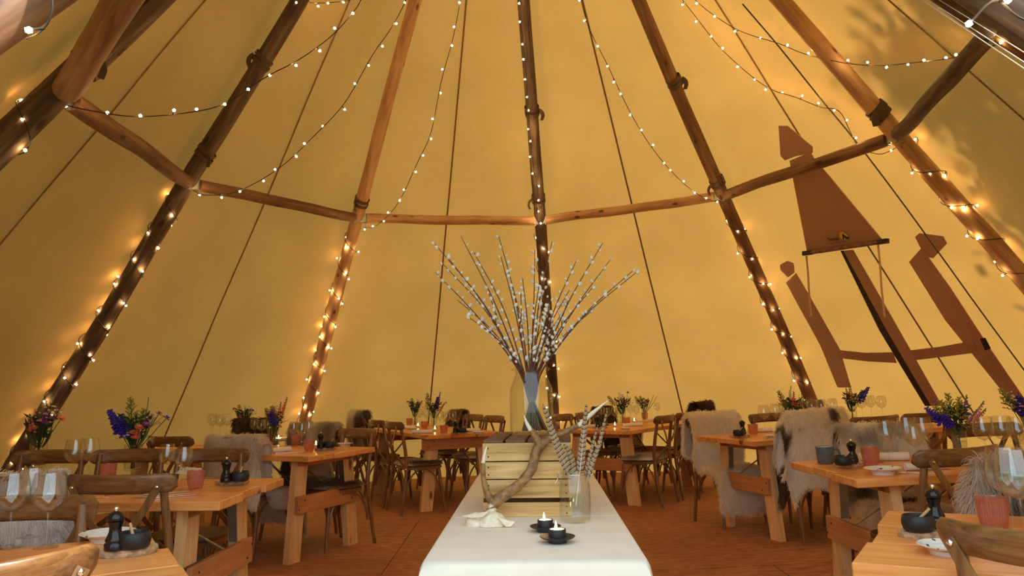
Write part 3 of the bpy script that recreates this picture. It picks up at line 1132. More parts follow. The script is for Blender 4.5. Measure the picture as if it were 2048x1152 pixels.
# ------------------------------------------------------------------ tables
TW, TH = .84, .755
LENGTH = {'L1': 1.25, 'R1': 1.6, 'BL': 1.9, 'BR': 1.9}
TABLES = {'L1': ((-.993, 2.30), (-.863, -.505)), 'L2': ((-1.26, 3.79), (-.999, .04)), 'L3': ((-1.28, 5.86), (-.91, .42)), 'BL': ((-.50, 7.80), (-.473, .881)),
          'BR': ((.80, 7.93), (.553, .833)), 'R3': ((1.70, 6.27), (.96, .28)), 'R2': ((1.61, 4.04), (.999, .03)), 'R1': ((1.125, 2.455), (.844, -.536))}
TNAME = {'L1': 'front left table', 'L2': 'second left table', 'L3': 'third left table', 'BL': 'back left table',
         'BR': 'back right table', 'R3': 'third right table', 'R2': 'second right table', 'R1': 'front right table'}
TLAB = {'L1': 'pine plank table at the front left with salt pot near its corner', 'L2': 'pine plank table second on the left, blue delphiniums on it',
        'L3': 'pale legged pine table third on the left, fur covered chairs behind', 'BL': 'pine table at the back left of centre with bolted apron board',
        'BR': 'pine table at the back right of centre behind the feathers', 'R3': 'pine table third on the right beside white sheepskins',
        'R2': 'pine table second on the right holding the grey enamel mug', 'R1': 'pine plank table at the front right corner with patterned saucer'}
def table(key):
    (ex_, ey_), (ax, ay) = TABLES[key]
    TL = LENGTH.get(key, 2.05)
    rnd = random.Random(key)
    cx, cy = ex_ + ax * TL / 2, ey_ + ay * TL / 2
    rz = math.atan2(-ax, ay)
    Mt = Matrix.Translation((ex_, ey_, zf(cx) if ex_ < 1 else zf(ex_)))
    if ex_ > 1:
        Mt = Mt @ Matrix.Rotation(-math.atan(.03), 4, 'Y')
    r = empty('plank_table', Mt @ Matrix.Rotation(rz, 4, 'Z'))
    tag(r, TLAB[key], 'table', 'pine plank tables')
    pw = TW / 3
    for i in range(3):
        mb = MB()
        j = rnd.uniform(-.03, .018) if i else 0
        mb.box((-TW / 2 + pw * (i + .5), TL / 2 - j / 2, TH - .02), (pw - .009, TL + j, .04), None, .004)
        mb.build('plank', M['pine'], r, False)
    for ye, s in ((.2, -1), (TL - .2, 1)):
        for sx in (-1, 1):
            mb = MB()
            top, bot = Vector((sx * .27, ye, TH - .045)), Vector((sx * .345, ye, 0.0))
            w, t = .062, .025
            vs = [p + Vector((a * w, bb * t, 0)) for p in (bot, top) for bb in (-1, 1) for a in (-1, 1)]
            mb.add(vs, [(0, 2, 3, 1), (4, 5, 7, 6), (0, 1, 5, 4), (2, 6, 7, 3), (0, 4, 6, 2), (1, 3, 7, 5)])
            mb.build('leg', M['pine_leg'], r, False)
            mb = MB()
            a0, a1 = Vector((sx * .236, ye, .46)), Vector((sx * .206, ye, TH - .05))
            mb.tube([a0, a1], 1.0, 4, True, flat=(.05, .006, (0, 1, 0)))
            mb.build('metal_strip', M['galv'], r, False, label='galvanised strip along the leg')
        mb = MB()
        if key == 'BL':
            mb.box((0, ye + s * .045, TH - .10), (.80, .03, .115), None, .003)
        else:
            mb.box((0, ye + s * .042, .40), (.70, .032, .125), None, .003)
        mb.build('stretcher', M['pine_bar'], r, False)
        mb = MB()
        mb.box((0, ye - s * .01, TH - .065), (.66, .07, .045), None, .003)
        mb.build('batten', M['pine_bar'], r, False)
        bz = TH - .10 if key == 'BL' else .40
        by = ye + s * (.062 if key == 'BL' else .06)
        mb = MB()
        for sx in (-1, 1):
            for dx, dz in ((-.03, -.03), (.03, .03)):
                mb.blob((sx * .31 + dx, by, bz + dz), .007, None, 1, 0, (1, .5, 1))
        mb.build('bolts', M['black_iron'], r)['kind'] = 'stuff'
        for sx in (-1, 1):
            mb = MB()
            mb.tube([(sx * .18, ye, .42), (sx * .12, ye - s * .48, TH - .045)], 1.0, 4, True, flat=(.022, .006, (1, 0, 0)))
            mb.build('brace', M['galv'], r, False, label='galvanised folding brace')
    return r
for k in TABLES:
    table(k)

def chair_by(tkey, side, d, label, key, rear=.64, twist=0.0):
    """side +1 = left of the axis seen from above (axis pointing up), rear = distance of the rear feet from the axis line"""
    (ex_, ey_), (ax, ay) = TABLES[tkey]
    nx, ny = -ay * side, ax * side
    off = rear - .25
    x, y = ex_ + ax * d + nx * off, ey_ + ay * d + ny * off
    c, s = math.cos(twist), math.sin(twist)
    fx, fy = -nx, -ny
    return chair(key, x, y, fx * c - fy * s, fx * s + fy * c, label)

def chair_rail(key, rx, ry, dx, dy, label, toward):
    """place by the middle of the top rail and the rail's direction"""
    L = math.hypot(dx, dy)
    dx, dy = dx / L, dy / L
    fx, fy = -dy, dx
    if fx * toward[0] + fy * toward[1] < 0:
        fx, fy = -fx, -fy
    return chair(key, rx + fx * .30, ry + fy * .30, fx, fy, label)

# side: L tables have axes pointing left, so +1 (left of axis) is the near (camera) side for them
chair_rail('L1near', -1.075, 1.60, -.65, -.76, 'oak chair whose top rail crosses the lower left corner, nearest the viewer', (-.5, .86))
chair_rail('L1far', -1.60, 2.60, -1, -.03, 'oak chair at the left edge behind the front left wine glasses', (.1, -1))
chair_rail('L2a', -1.655, 3.22, -1, .06, 'oak chair with cross back in front of the blue flowers, left', (0, 1))
chair_rail('L2b', -2.16, 3.24, -1, .02, 'chair at the left edge hidden under a pale grey sheepskin', (0, 1))
chair_rail('L2far1', -1.77, 4.56, -1, .03, 'honey coloured chair with shining rail behind the second left table', (0, -1))
chair_rail('L2far2', -2.26, 4.62, -1, .03, 'chair behind the blue delphinium vase, far side of second left table', (0, -1))
chair_rail('L2far3', -2.75, 4.66, -1, .03, 'dark chair rail near the left edge behind coral flowers', (0, -1))
chair_by('L3', 1, .66, 'chair draped with a pale reindeer skin beside third left table', 'L3n1', .46)
chair_by('L3', 1, 1.24, 'bare dark chair behind the skin draped chair, left', 'L3n2', .52)
chair_rail('L3f1', -1.27, 6.45, -.75, .62, 'bare oak chair at the aisle corner of the third left table', (-.5, -.8))
chair_by('L3', -1, .80, 'chair under a grey brown fur behind third left table glasses', 'L3f2', .66)
chair_by('L3', -1, 1.75, 'chair under a very dark fur by the left canvas', 'L3f3', .9)
chair_by('BL', 1, .28, 'bare oak chair nearest the aisle at the back left-of-centre table', 'BLl1', .64)
chair_by('BL', 1, .82, 'second oak chair from the aisle, left side of back left-of-centre table', 'BLl2', .64)
chair_by('BL', 1, 1.42, 'chair with a peaked grey fur beyond two bare chairs, back left', 'BLl3', .66)
chair_by('BL', -1, .62, 'bare chair beside the crate, right side of back left-of-centre table', 'BLr1', .64)
chair_by('BL', -1, 1.14, 'bare chair second from the crate, right side of back left-of-centre table', 'BLr2', .64)
chair_by('BL', -1, 1.62, 'chair with a bristly grey fur at the back left-of-centre table', 'BLr3', .64)
chair_by('BR', 1, .50, 'bare chair just right of the willow vase, back right-of-centre table', 'BRl1', .64)
chair_by('BR', 1, 1.04, 'bare chair behind the antler tip, back right-of-centre table', 'BRl2', .64)
chair_by('BR', 1, 1.55, 'chair with dark fur behind the antler tip', 'BRl3', .64)
chair_by('BR', -1, .33, 'bare oak chair nearest the aisle, right side of back right-of-centre table', 'BRr1', .67)
chair_by('BR', -1, .88, 'second oak chair from the aisle, right side of back right-of-centre table', 'BRr2', .67)
chair_by('BR', -1, 1.42, 'chair under a dark brown fur beyond two bare chairs, back right', 'BRr3', .68)
chair_by('R3', 1, .28, 'chair draped with long white sheepskin behind the third right table', 'R3f1', .66)
chair_by('R3', 1, .92, 'bare dark chair behind coral flowers, far side of third right table', 'R3f2', .66)
chair_by('R3', 1, 1.7, 'chair under thin brown fur far behind the third right table', 'R3f3', 1.2)
chair_by('R3', -1, .47, 'chair draped with a white and brown spotted hide, right', 'R3n1', .57)
chair_by('R3', -1, 1.02, 'bare dark chair right of the spotted hide', 'R3n2', .54)
chair_by('R3', -1, 1.52, 'bare dark chair behind the yellow and pink flowers, right', 'R3n3', .54)
chair_by('R2', 1, .62, 'chair under the grey and white fur behind second right table', 'R2f1', .68)
chair_by('R2', 1, 1.30, 'dark bare chair behind the second right table flowers', 'R2f2', .66)
chair_rail('R2n1', 2.04, 3.48, .96, .26, 'oak chair in front of the yellow and pink flowers, right', (0, 1))
chair_rail('R1f1', 1.93, 2.76, .85, -.45, 'chair at the right edge under a long grey fur', (-.5, -.85))
chair_rail('R1n1', 1.165, 1.745, .55, -.83, 'oak chair whose top rail fills the lower right corner', (.86, .5))

# ------------------------------------------------------------------ pelts over chairs
def vn(x, y, z=0):
    return noise.noise(Vector((x, y, z)))

W_, CR_, GR_, BR_, DK_, TN_ = (.95, .91, .85), (.90, .77, .57), (.36, .31, .27), (.15, .095, .06), (.035, .026, .020), (.45, .33, .22)
def mixc(a, b, f):
    f = max(0, min(1, f))
    return tuple(p + (q - p) * f for p, q in zip(a, b))
def col_white(u, s, sd):
    return mixc(W_, CR_, .5 + .9 * vn(u * 2 + sd, s * 5))
def col_spotted(u, s, sd):
    v = vn(u * 3.0 + sd, s * 4.2, 1.7) + .3 * vn(u * 9 + sd, s * 12, 5) + max(0, -u - .12) * .9 - .12
    return (.20, .13, .085) if v > .26 else mixc(W_, CR_, .25 + vn(u * 2, s * 4))
def col_reindeer(u, s, sd):
    e = abs(u)
    v = .45 + .9 * vn(u * 2.5 + sd, s * 5) - 1.6 * max(0, e - .28)
    return mixc((.95, .86, .76), (.40, .29, .21), v)
def col_grey(u, s, sd):
    return mixc((.62, .58, .56), (.30, .26, .23), .35 + 1.1 * vn(u * 3 + sd, s * 7))
def col_palegrey(u, s, sd):
    return mixc((.92, .90, .90), (.52, .48, .47), .25 + 1.0 * vn(u * 3 + sd, s * 7))
def col_dark(u, s, sd):
    return mixc(DK_, BR_, .45 + 1.1 * vn(u * 3 + sd, s * 6))
def col_longgrey(u, s, sd):
    return mixc((.80, .66, .54), (.12, .09, .08), .5 + 1.2 * vn(u * 2.6 + sd, s * 4) + (-u - .05) * 1.8)
def col_brown(u, s, sd):
    return mixc(BR_, TN_, .35 + 1.2 * vn(u * 3 + sd, s * 6))
def col_wolf(u, s, sd):
    v = vn(u * 4 + sd, s * 9) + .5 * vn(u * 11, s * 25 + sd)
    return mixc((.95, .86, .73), (.10, .075, .06), .16 + 1.2 * v)
def col_greybrown(u, s, sd):
    return mixc((.74, .64, .50), (.15, .11, .085), .45 + 1.0 * vn(u * 3 + sd, s * 5) + (.5 if u > .1 else -.3))

def pelt(label, ckey, colf, W=.62, Lb=.34, Li=.75, count=5000, hair=.04, seed=0, shift=0.0, top=.0, droop=1.0, group='animal skins draped over chairs'):
    """hide folded over the top rail: Lb hangs behind the back, Li runs down the front over the seat"""
    Mc = CHAIR_AT[ckey]
    rnd = np.random.default_rng(seed + 5)
    T = .905 + top
    path = [(-.365, T - Lb), (-.36, T - Lb * .55), (-.353, T - .05), (-.335, T - .008), (-.305, T + .006), (-.272, T - .008), (-.25, T - .05)]
    rem = Li
    path += [(-.225, .74), (-.185, .60), (-.165, .50), (-.10, .488), (.10, .484), (.19, .48), (.232, .455), (.245, .40), (.255, .25), (.262, .08)]
    P = [Vector((0, y, z)) for y, z in path]
    cum = [0]
    for a, bb in zip(P[:-1], P[1:]):
        cum.append(cum[-1] + (bb - a).length)
    total = min(cum[-1], Lb + .1 + Li)
    def along(t):
        t = max(0, min(t, cum[-1] - 1e-4))
        for i in range(len(P) - 1):
            if t <= cum[i + 1]:
                return P[i].lerp(P[i + 1], (t - cum[i]) / (cum[i + 1] - cum[i]))
        return P[-1]
    topt = cum[4]
    nv, nu = 44, 26
    def halfw(s):
        base = .80 + .20 * math.cos(2 * PI * (s - .5)) * -1 + .10 * vn(s * 5, seed * 3.1)
        legs = .22 * math.exp(-((s - .14) / .07) ** 2) + .22 * math.exp(-((s - .86) / .07) ** 2)
        end = min(1, s / .05 + .45) * min(1, (1 - s) / .05 + .45)
        return W / 2 * max(.3, (.82 + .12 * vn(s * 6, seed * 2.3) + legs)) * end
    def surf(u, s):
        t = total * s
        p = along(t).copy()
        hw = halfw(s)
        x = u * hw + shift + .02 * vn(s * 4, seed + 9.2)
        above = max(0, min(1, (p.z - .5) / .3))
        curve = .075 * min(1.6, (abs(x) / .235) ** 2)
        p.y += curve * (1 if t < topt + .25 else max(0, 1 - (t - topt - .25) / .3))
        over = max(0, abs(x) - .238)
        p.z -= over * 1.6 * droop * above
        if above > 0:
            x = math.copysign(min(abs(x), .238) + over * .45, x)
        else:
            p.z -= max(0, abs(x) - .2) * 1.3
            x = math.copysign(min(abs(x), .2) + max(0, abs(x) - .2) * .35, x)
        p.x = x
        k = .012 * vn(u * 4 + seed, s * 9, 2) + .016 * vn(u * 2, s * 4 + seed, 8)
        p.y += k * (-1 if t < topt else 1)
        p.z += k * .5
        return p
    S = np.array([[surf(-1 + 2 * j / (nu - 1), i / (nv - 1)) for j in range(nu)] for i in range(nv)])
    du = np.gradient(S, axis=1)
    dv = np.gradient(S, axis=0)
    N = np.cross(du, dv)
    N /= np.linalg.norm(N, axis=2, keepdims=True) + 1e-9
    ctr = np.array([0, -.29, .80])
    # outward from the rail / seat
    ref = S - np.array([0, -.29, .84])
    mid = N[int(nv * topt / total), nu // 2]
    if mid[2] < 0:
        N = -N
    hide_me = bpy.data.meshes.new('hide')
    V = S.reshape(-1, 3)
    F = [(i * nu + j, i * nu + j + 1, (i + 1) * nu + j + 1, (i + 1) * nu + j) for i in range(nv - 1) for j in range(nu - 1)]
    hide_me.from_pydata(V.tolist(), [], F)
    hide_me.materials.append(M['hide'])
    ca = hide_me.color_attributes.new('pelt', 'FLOAT_COLOR', 'POINT')
    cols = []
    for i in range(nv):
        for j in range(nu):
            u, s = -1 + 2 * j / (nu - 1), i / (nv - 1)
            c = colf(u * halfw(s), s, seed * 1.7)
            cols += [max(0, v * .92) for v in c] + [1]
    ca.data.foreach_set('color', cols)
    hide_me.shade_smooth()
    r = empty('animal_skin', Mc)
    tag(r, label, 'sheepskin' if 'sheep' in label else 'fur', group)
    link('hide', hide_me, r)
    # hair
    ui, si = rnd.random(count), rnd.random(count)
    edge = rnd.random(count) < .16
    ui = np.where(edge, np.where(rnd.random(count) < .5, rnd.random(count) * .05, 1 - rnd.random(count) * .05), ui)
    si = np.where(rnd.random(count) < .05, np.where(rnd.random(count) < .5, .01, .985), si)
    gi, gj = si * (nv - 1.001), ui * (nu - 1.001)
    i0, j0 = gi.astype(int), gj.astype(int)
    fi, fj = (gi - i0)[:, None], (gj - j0)[:, None]
    def samp(A):
        return (A[i0, j0] * (1 - fi) * (1 - fj) + A[i0 + 1, j0] * fi * (1 - fj) + A[i0, j0 + 1] * (1 - fi) * fj + A[i0 + 1, j0 + 1] * fi * fj)
    R, Nn = samp(S), samp(N)
    C = samp(np.array(cols).reshape(nv, nu, 4)) / .92
    tan_v = samp(dv)
    tan_v /= np.linalg.norm(tan_v, axis=1, keepdims=True) + 1e-9
    sgn = np.where(si * total < topt, -1, 1)[:, None]
    flow = tan_v * sgn
    side = np.zeros_like(flow)
    side[:, 0] = np.sign(ui - .5) * np.clip(np.abs(ui - .5) * 2 - .7, 0, 1) * 2.0
    D = Nn * .55 + flow * .75 + side + rnd.normal(0, .28, (count, 3))
    D /= np.linalg.norm(D, axis=1, keepdims=True)
    Lh = hair * rnd.uniform(.55, 1.25, count)[:, None]
    g = np.array([0, 0, -1.0])
    pts = np.stack([R - Nn * .002, R + D * Lh * .4 + g * Lh * .03, R + D * Lh * .75 + g * Lh * .16, R + D * Lh * .95 + g * Lh * .36], axis=1)
    hc = bpy.data.hair_curves.new('fur')
    hc.add_curves([4] * count)
    hc.attributes['position'].data.foreach_set('vector', pts.reshape(-1).astype(np.float32))
    ra = hc.attributes.get('radius') or hc.attributes.new('radius', 'FLOAT', 'POINT')
    ra.data.foreach_set('value', np.tile(np.array([.0014, .0013, .0009, .0003], np.float32), count))
    col = hc.attributes.new('pelt', 'FLOAT_COLOR', 'CURVE')
    jit = rnd.uniform(.82, 1.15, count)[:, None]
    C = np.clip(C, 0, 1)
    C[:, :3] *= jit
    col.data.foreach_set('color', C.astype(np.float32).reshape(-1))
    hc.materials.append(M['fur'])
    fo = link('fur', hc, r)
    fo['kind'] = 'stuff'
    return r

pelt('pale grey sheepskin over the chair back at the left edge', 'L2b', col_palegrey, .60, .40, .55, 11000, .03, 1)
pelt('pale reindeer skin over the chair beside the third left table', 'L3n1', col_reindeer, .66, .50, 1.05, 9000, .032, 2, .02)
pelt('grey brown fur over the chair behind third left table glasses', 'L3f2', col_greybrown, .66, .42, .55, 6000, .04, 3, 0, .02)
pelt('very dark fur over a chair by the left canvas', 'L3f3', col_dark, .52, .36, .5, 4000, .04, 4, 0, .05)
pelt('peaked grey fur over a chair beyond two bare chairs, back left', 'BLl3', col_greybrown, .50, .55, .6, 4500, .045, 5, .0, .07)
pelt('bristly grey fur over a chair at the back left-of-centre table', 'BLr3', col_brown, .46, .4, .55, 3500, .05, 6, 0, .03)
pelt('dark fur over the chair behind the antler tip', 'BRl3', col_dark, .50, .4, .5, 3000, .04, 7, 0, .04)
pelt('dark brown fur over a chair beyond two bare chairs, back right', 'BRr3', col_dark, .56, .75, .6, 5500, .05, 8, 0, .07)
pelt('long white sheepskin over the chair behind the third right table', 'R3f1', col_white, .62, .42, 1.15, 13000, .04, 9, 0, .04)
pelt('thin brown fur over a far chair behind the third right table', 'R3f3', col_brown, .5, .3, .4, 3000, .04, 10, 0, .05)
pelt('white hide with brown spots over a chair, right', 'R3n1', col_spotted, .74, .56, .75, 18000, .034, 11, -.04, .07)
pelt('grey and white fur over the chair behind the enamel mug table', 'R2f1', col_wolf, .66, .36, 1.10, 13000, .05, 12, 0, .02)
pelt('long grey fur over the chair at the right edge', 'R1f1', col_longgrey, .74, .40, .62, 15000, .06, 13, 0, .02)
# seat skins seen under the tables
def seat_pad(label, ckey, colf, seed, count=2500):
    Mc = CHAIR_AT[ckey]
    rnd = np.random.default_rng(seed)
    r = empty('seat_fur', Mc)
    tag(r, label, 'fur', 'furs lying on chair seats')
    mb = MB()
    ring = super_ring(.215, .21, 24)
    mb.grid([[Vector((x * f * (1 + .1 * vn(x * 9, y * 9, seed)), y * f, z)) for x, y in ring] for f, z in ((.01, .487), (.6, .487), (.95, .482), (1.06, .462))], 0, True)
    me = mb.mesh('hide', M['hide'])
    ca = me.color_attributes.new('pelt', 'FLOAT_COLOR', 'POINT')
    ca.data.foreach_set('color', [c for v in me.vertices for c in (*colf(v.co.x, v.co.y, seed), 1)])
    link('hide', me, r)
    th, rr = rnd.random(count) * 2 * PI, np.sqrt(rnd.random(count)) * .225
    R = np.stack([rr * np.cos(th), rr * np.sin(th), np.where(rr < .2, .487, .475)], 1)
    D = np.stack([np.cos(th) * rr * 4, np.sin(th) * rr * 4, np.full(count, .5)], 1) + rnd.normal(0, .3, (count, 3))
    D /= np.linalg.norm(D, axis=1, keepdims=True)
    L = .035 * rnd.uniform(.6, 1.2, count)[:, None]
    g = np.array([0, 0, -1.0])
    pts = np.stack([R, R + D * L * .5, R + D * L + g * L * .3], 1)
    hc = bpy.data.hair_curves.new('fur')
    hc.add_curves([3] * count)
    hc.attributes['position'].data.foreach_set('vector', pts.reshape(-1).astype(np.float32))
    ra = hc.attributes.get('radius') or hc.attributes.new('radius', 'FLOAT', 'POINT')
    ra.data.foreach_set('value', np.tile(np.array([.0016, .0012, .0004], np.float32), count))
    col = hc.attributes.new('pelt', 'FLOAT_COLOR', 'CURVE')
    col.data.foreach_set('color', np.array([(*colf(p[0], p[1], seed), 1) for p in R], np.float32).reshape(-1))
    hc.materials.append(M['fur'])
    link('fur', hc, r)['kind'] = 'stuff'
seat_pad('brown fur on the bare aisle corner chair seat, third left table', 'L3f1', col_brown, 41)
seat_pad('dark grey fur on the seat nearest the aisle, back right', 'BRr1', col_grey, 42)
seat_pad('grey fur on the seat nearest the aisle, back left', 'BLl1', col_greybrown, 43)
seat_pad('grey fur on a seat behind the crate, back left', 'BLr1', col_greybrown, 44)

# ------------------------------------------------------------------ tableware kinds
def glass_mesh(prof, mat=None, n=28):
    return MB().lathe(prof, n).mesh('g', mat or M['glass'], angle=50)

def wine_glass(scale_r=1.0, bowl_h=.105, stem=.095, rim=.034, belly=.042):
    z0 = .004 + stem
    foot = glass_mesh([(0, .0), (.036, 0), (.037, .0015), (.02, .004), (.006, .010), (0, .010)])
    st = glass_mesh([(.0048, .009), (.0038, .03), (.0036, z0 - .02), (.006, z0 - .002), (.009, z0 + .004)], None, 12)
    outer, inner = [], []
    for i in range(13):
        t = i / 12
        if t < .45:
            r = belly * math.sin(PI / 2 * (t / .45)) ** .62
        else:
            r = belly + (rim - belly) * ((t - .45) / .55) ** 1.5
        outer.append((max(r, .0001 if i == 0 else r) * scale_r, z0 + bowl_h * t))
    inner = [(max(0, r - .0014), z + (.002 if i == 0 else .0)) for i, (r, z) in enumerate(outer)]
    bowl = glass_mesh([(0, outer[0][1])] + outer[1:] + inner[::-1][:-1] + [(0, inner[0][1])])
    return Proto('wine_glass', [('bowl', bowl, None), ('stem', st, None), ('foot', foot, None)])
WINE = wine_glass()
WINE_BIG = wine_glass(1.12, .125, .10, .036, .046)
WINE_SMALL = wine_glass(.9, .098, .08, .031, .039)

def tumbler():
    n = 72
    mb = MB()
    prof = [(.029, .0), (.033, .012), (.037, .035), (.040, .06), (.0415, .083)]
    rows = []
    for r, z in prof:
        rows.append([Vector(((r + (.0011 * math.cos(k * PI)) * (1 if .008 < z < .075 else 0)) * math.cos(2 * PI * k / n), (r + (.0011 * math.cos(k * PI)) * (1 if .008 < z < .075 else 0)) * math.sin(2 * PI * k / n), z)) for k in range(n)])
    for r, z in [(.0395, .083), (.038, .06), (.035, .035), (.031, .014), (.001, .010)]:
        rows.append([Vector((r * math.cos(2 * PI * k / n), r * math.sin(2 * PI * k / n), z)) for k in range(n)])
    rows.insert(0, [Vector((.001 * math.cos(2 * PI * k / n), .001 * math.sin(2 * PI * k / n), 0)) for k in range(n)])
    mb.grid(rows, 0, True)
    body = mb.mesh('body', M['pink_glass'], angle=25)
    rim = MB().lathe([(.0418, .082), (.0424, .0845), (.0405, .0865), (.0392, .084), (.0395, .082)], 36).mesh('rim', M['pink_glass'])
    return Proto('ribbed_tumbler', [('body', body, None), ('rim', rim, None)])
TUMBLER = tumbler()

MILL = Proto('pepper_mill', [
    ('body', MB().lathe([(0, 0), (.027, 0), (.0285, .004), (.0285, .018), (.025, .022), (.0265, .026), (.0265, .030), (.023, .036), (.017, .052), (.0165, .062), (.021, .075), (.0225, .08), (0, .081)], 28).mesh('body', M['black_gloss'], angle=60), None),
    ('head', MB().lathe([(.0, .0815), (.022, .0815), (.0245, .085), (.0245, .093), (.019, .103), (.008, .109), (0, .110)], 28).mesh('head', M['black_gloss'], angle=60), None),
    ('knob', MB().lathe([(.003, .108), (.003, .113), (.007, .114), (.0075, .119), (.005, .122), (0, .1225)], 16).mesh('knob', M['chrome'], angle=60), 'chrome knob')])
_p = [(0, 0), (.036, 0), (.042, .006), (.0455, .020), (.0455, .032), (.042, .046), (.040, .047), (.038, .044), (.041, .03), (.038, .012), (0, .010)]
POT = Proto('salt_pot', [
    ('bowl', MB().lathe(_p, 32).tube([(.040, 0, .012), (.055, 0, .010), (.066, 0, .004)], [.008, .007, .004], 8).mesh('bowl', M['black_iron'], angle=50), None),
    ('spoon', MB().tube([(-.012, .006, .018), (.012, .0, .042), (.034, -.006, .066)], [.006, .0045, .004], 8).mesh('spoon', M['spoon']), 'small wooden spoon'),
    ('salt', MB().lathe([(0, .022), (.036, .020)], 24).mesh('salt', M['wax']), 'coarse salt')])
def slice_mesh():
    mb1, mb2 = MB(), MB()
    n = 40
    def R(k):
        t = 2 * PI * k / n
        return .078 * (1 + .06 * math.sin(2 * t + 1) + .03 * math.sin(5 * t))
    ring = lambda f, z: [Vector((R(k) * f * math.cos(2 * PI * k / n), .8 * R(k) * f * math.sin(2 * PI * k / n), z)) for k in range(n)]
    mb1.grid([ring(.97, 0), ring(1.0, .004), ring(1.01, .012), ring(.99, .019), ring(.965, .0205)], 0, True)
    mb2.grid([ring(.01, .021), ring(.5, .0212), ring(.97, .0208)], 0, True)
    return Proto('wood_slice', [('bark', mb1.mesh('bark', M['bark'], angle=60), 'dark bark rim'), ('cut_face', mb2.mesh('cut_face', M['slice']), None)])
SLICE = slice_mesh()
PLATE = Proto('saucer', [
    ('rim', MB().lathe([(.046, .012), (.066, .021), (.0675, .0225), (.066, .0235), (.045, .0145)], 40).mesh('rim', M['china_pattern'], angle=50), 'rim with small blue sprigs'),
    ('base', MB().lathe([(0, .003), (.034, .002), (.035, .0), (.04, .0), (.041, .005), (.047, .012)], 40).mesh('base', M['china'], angle=50), None),
    ('well', MB().lathe([(.046, .0142), (.040, .009), (0, .0085)], 40).mesh('well', M['china_pattern'], angle=50), 'well with small blue sprigs')])
MUG = Proto('enamel_mug', [
    ('cup', MB().lathe([(0, 0), (.036, 0), (.039, .003), (.0425, .079), (.0415, .079), (.0385, .006), (0, .004)], 36, mi=0).mesh('cup', M['enamel'], angle=50), None),
    ('lining', MB().lathe([(.0412, .0785), (.0382, .008), (0, .006)], 36).mesh('lining', M['enamel_in'], angle=50), 'pale inside'),
    ('rim', MB().lathe([(.0425, .078), (.0435, .0795), (.0425, .081), (.0412, .0795)], 36, close=True).mesh('rim', M['enamel_rim']), 'dark rim'),
    ('handle', MB().tube(smooth_path([(.040, 0, .066), (.058, 0, .066), (.068, 0, .05), (.064, 0, .028), (.040, 0, .018)], 16), 1.0, 8, True, flat=(.004, .011, (0, 1, 0))).mesh('handle', M['enamel']), None)])
def napkin_proto(flat):
    mb = MB()
    n = 20
    rows = []
    for i in range(11):
        x = -.105 + .21 * i / 10
        k = 1 + .06 * vn(x * 30, 3)
        rows.append([Vector((x, .021 * k * math.cos(2 * PI * j / n) * (1.25 if flat else 1), .019 * k * (math.sin(2 * PI * j / n) * (.7 if flat else 1) + (.7 if flat else 1)))) for j in range(n)])
    mb.grid(rows, 0, True)
    mb.add(rows[0], [tuple(range(n))]); mb.add(rows[-1], [tuple(range(n))])
    mb2 = MB()
    rows = []
    for i in range(11):
        x = -.103 + .206 * i / 10
        rows.append([Vector((x, .024 + .022 * t, .004 + .016 * (1 - t) ** 2)) for t in (0, .3, .6, 1)])
    mb2.grid(rows)
    return Proto('rolled_napkin', [('roll', mb.mesh('roll', M['napkin']), None), ('loose_edge', mb2.mesh('loose_edge', M['napkin']), None)])
NAPKIN = napkin_proto(False)
def fork_proto():
    mb = MB()
    mb.tube(smooth_path([(0, -.10, .004), (0, -.06, .004), (0, .0, .006), (0, .035, .008)], 12), [1.3, 1.25, 1.1, .9, .75, .62, .55, .5, .5, .55, .7, .9], 8, True, flat=(.003, .010, (0, 0, 1)))
    mb.box((0, .045, .009), (.019, .022, .002), None, .0008)
    mb2 = MB()
    for k in range(4):
        mb2.box((-.0078 + .0052 * k, .076, .0075), (.0022, .042, .0018), Matrix.Rotation(.12, 3, 'X'))
    return Proto('fork', [('handle', mb.mesh('handle', M['steel']), None), ('tines', mb2.mesh('tines', M['steel'], False), None)])
FORK = fork_proto()
KNIFE = Proto('knife', [
    ('handle', MB().tube([(0, -.11, .005), (0, -.06, .005), (0, -.005, .005)], [1.0, .9, .7], 8, True, flat=(.006, .011, (0, 0, 1))).mesh('handle', M['steel']), None),
    ('blade', MB().poly([(-.006, 0, .004), (.006, 0, .004), (.009, .05, .004), (.008, .09, .004), (-.003, .115, .004), (-.006, .09, .004)], .0018, (0, 0, 1)).mesh('blade', M['steel'], False), None)])
def flame(mb, c, s=1.0):
    mb.lathe([(0, 0), (.0042 * s, .006 * s), (.0046 * s, .010 * s), (.003 * s, .018 * s), (.0012 * s, .025 * s), (0, .030 * s)], 10, c)
    return mb
VOTIVE = Proto('votive_candle', [
    ('holder', MB().lathe([(0, 0), (.022, 0), (.026, .006), (.030, .052), (.0285, .052), (.0245, .008), (0, .006)], 28).mesh('holder', M['glass'], angle=50), None),
    ('wax', MB().lathe([(0, .0065), (.022, .0075), (.0245, .026), (0, .025)], 24).mesh('wax', M['wax']), None),
    ('flame', flame(MB(), (0, 0, .026), 1.1).mesh('flame', M['flame']), None)])
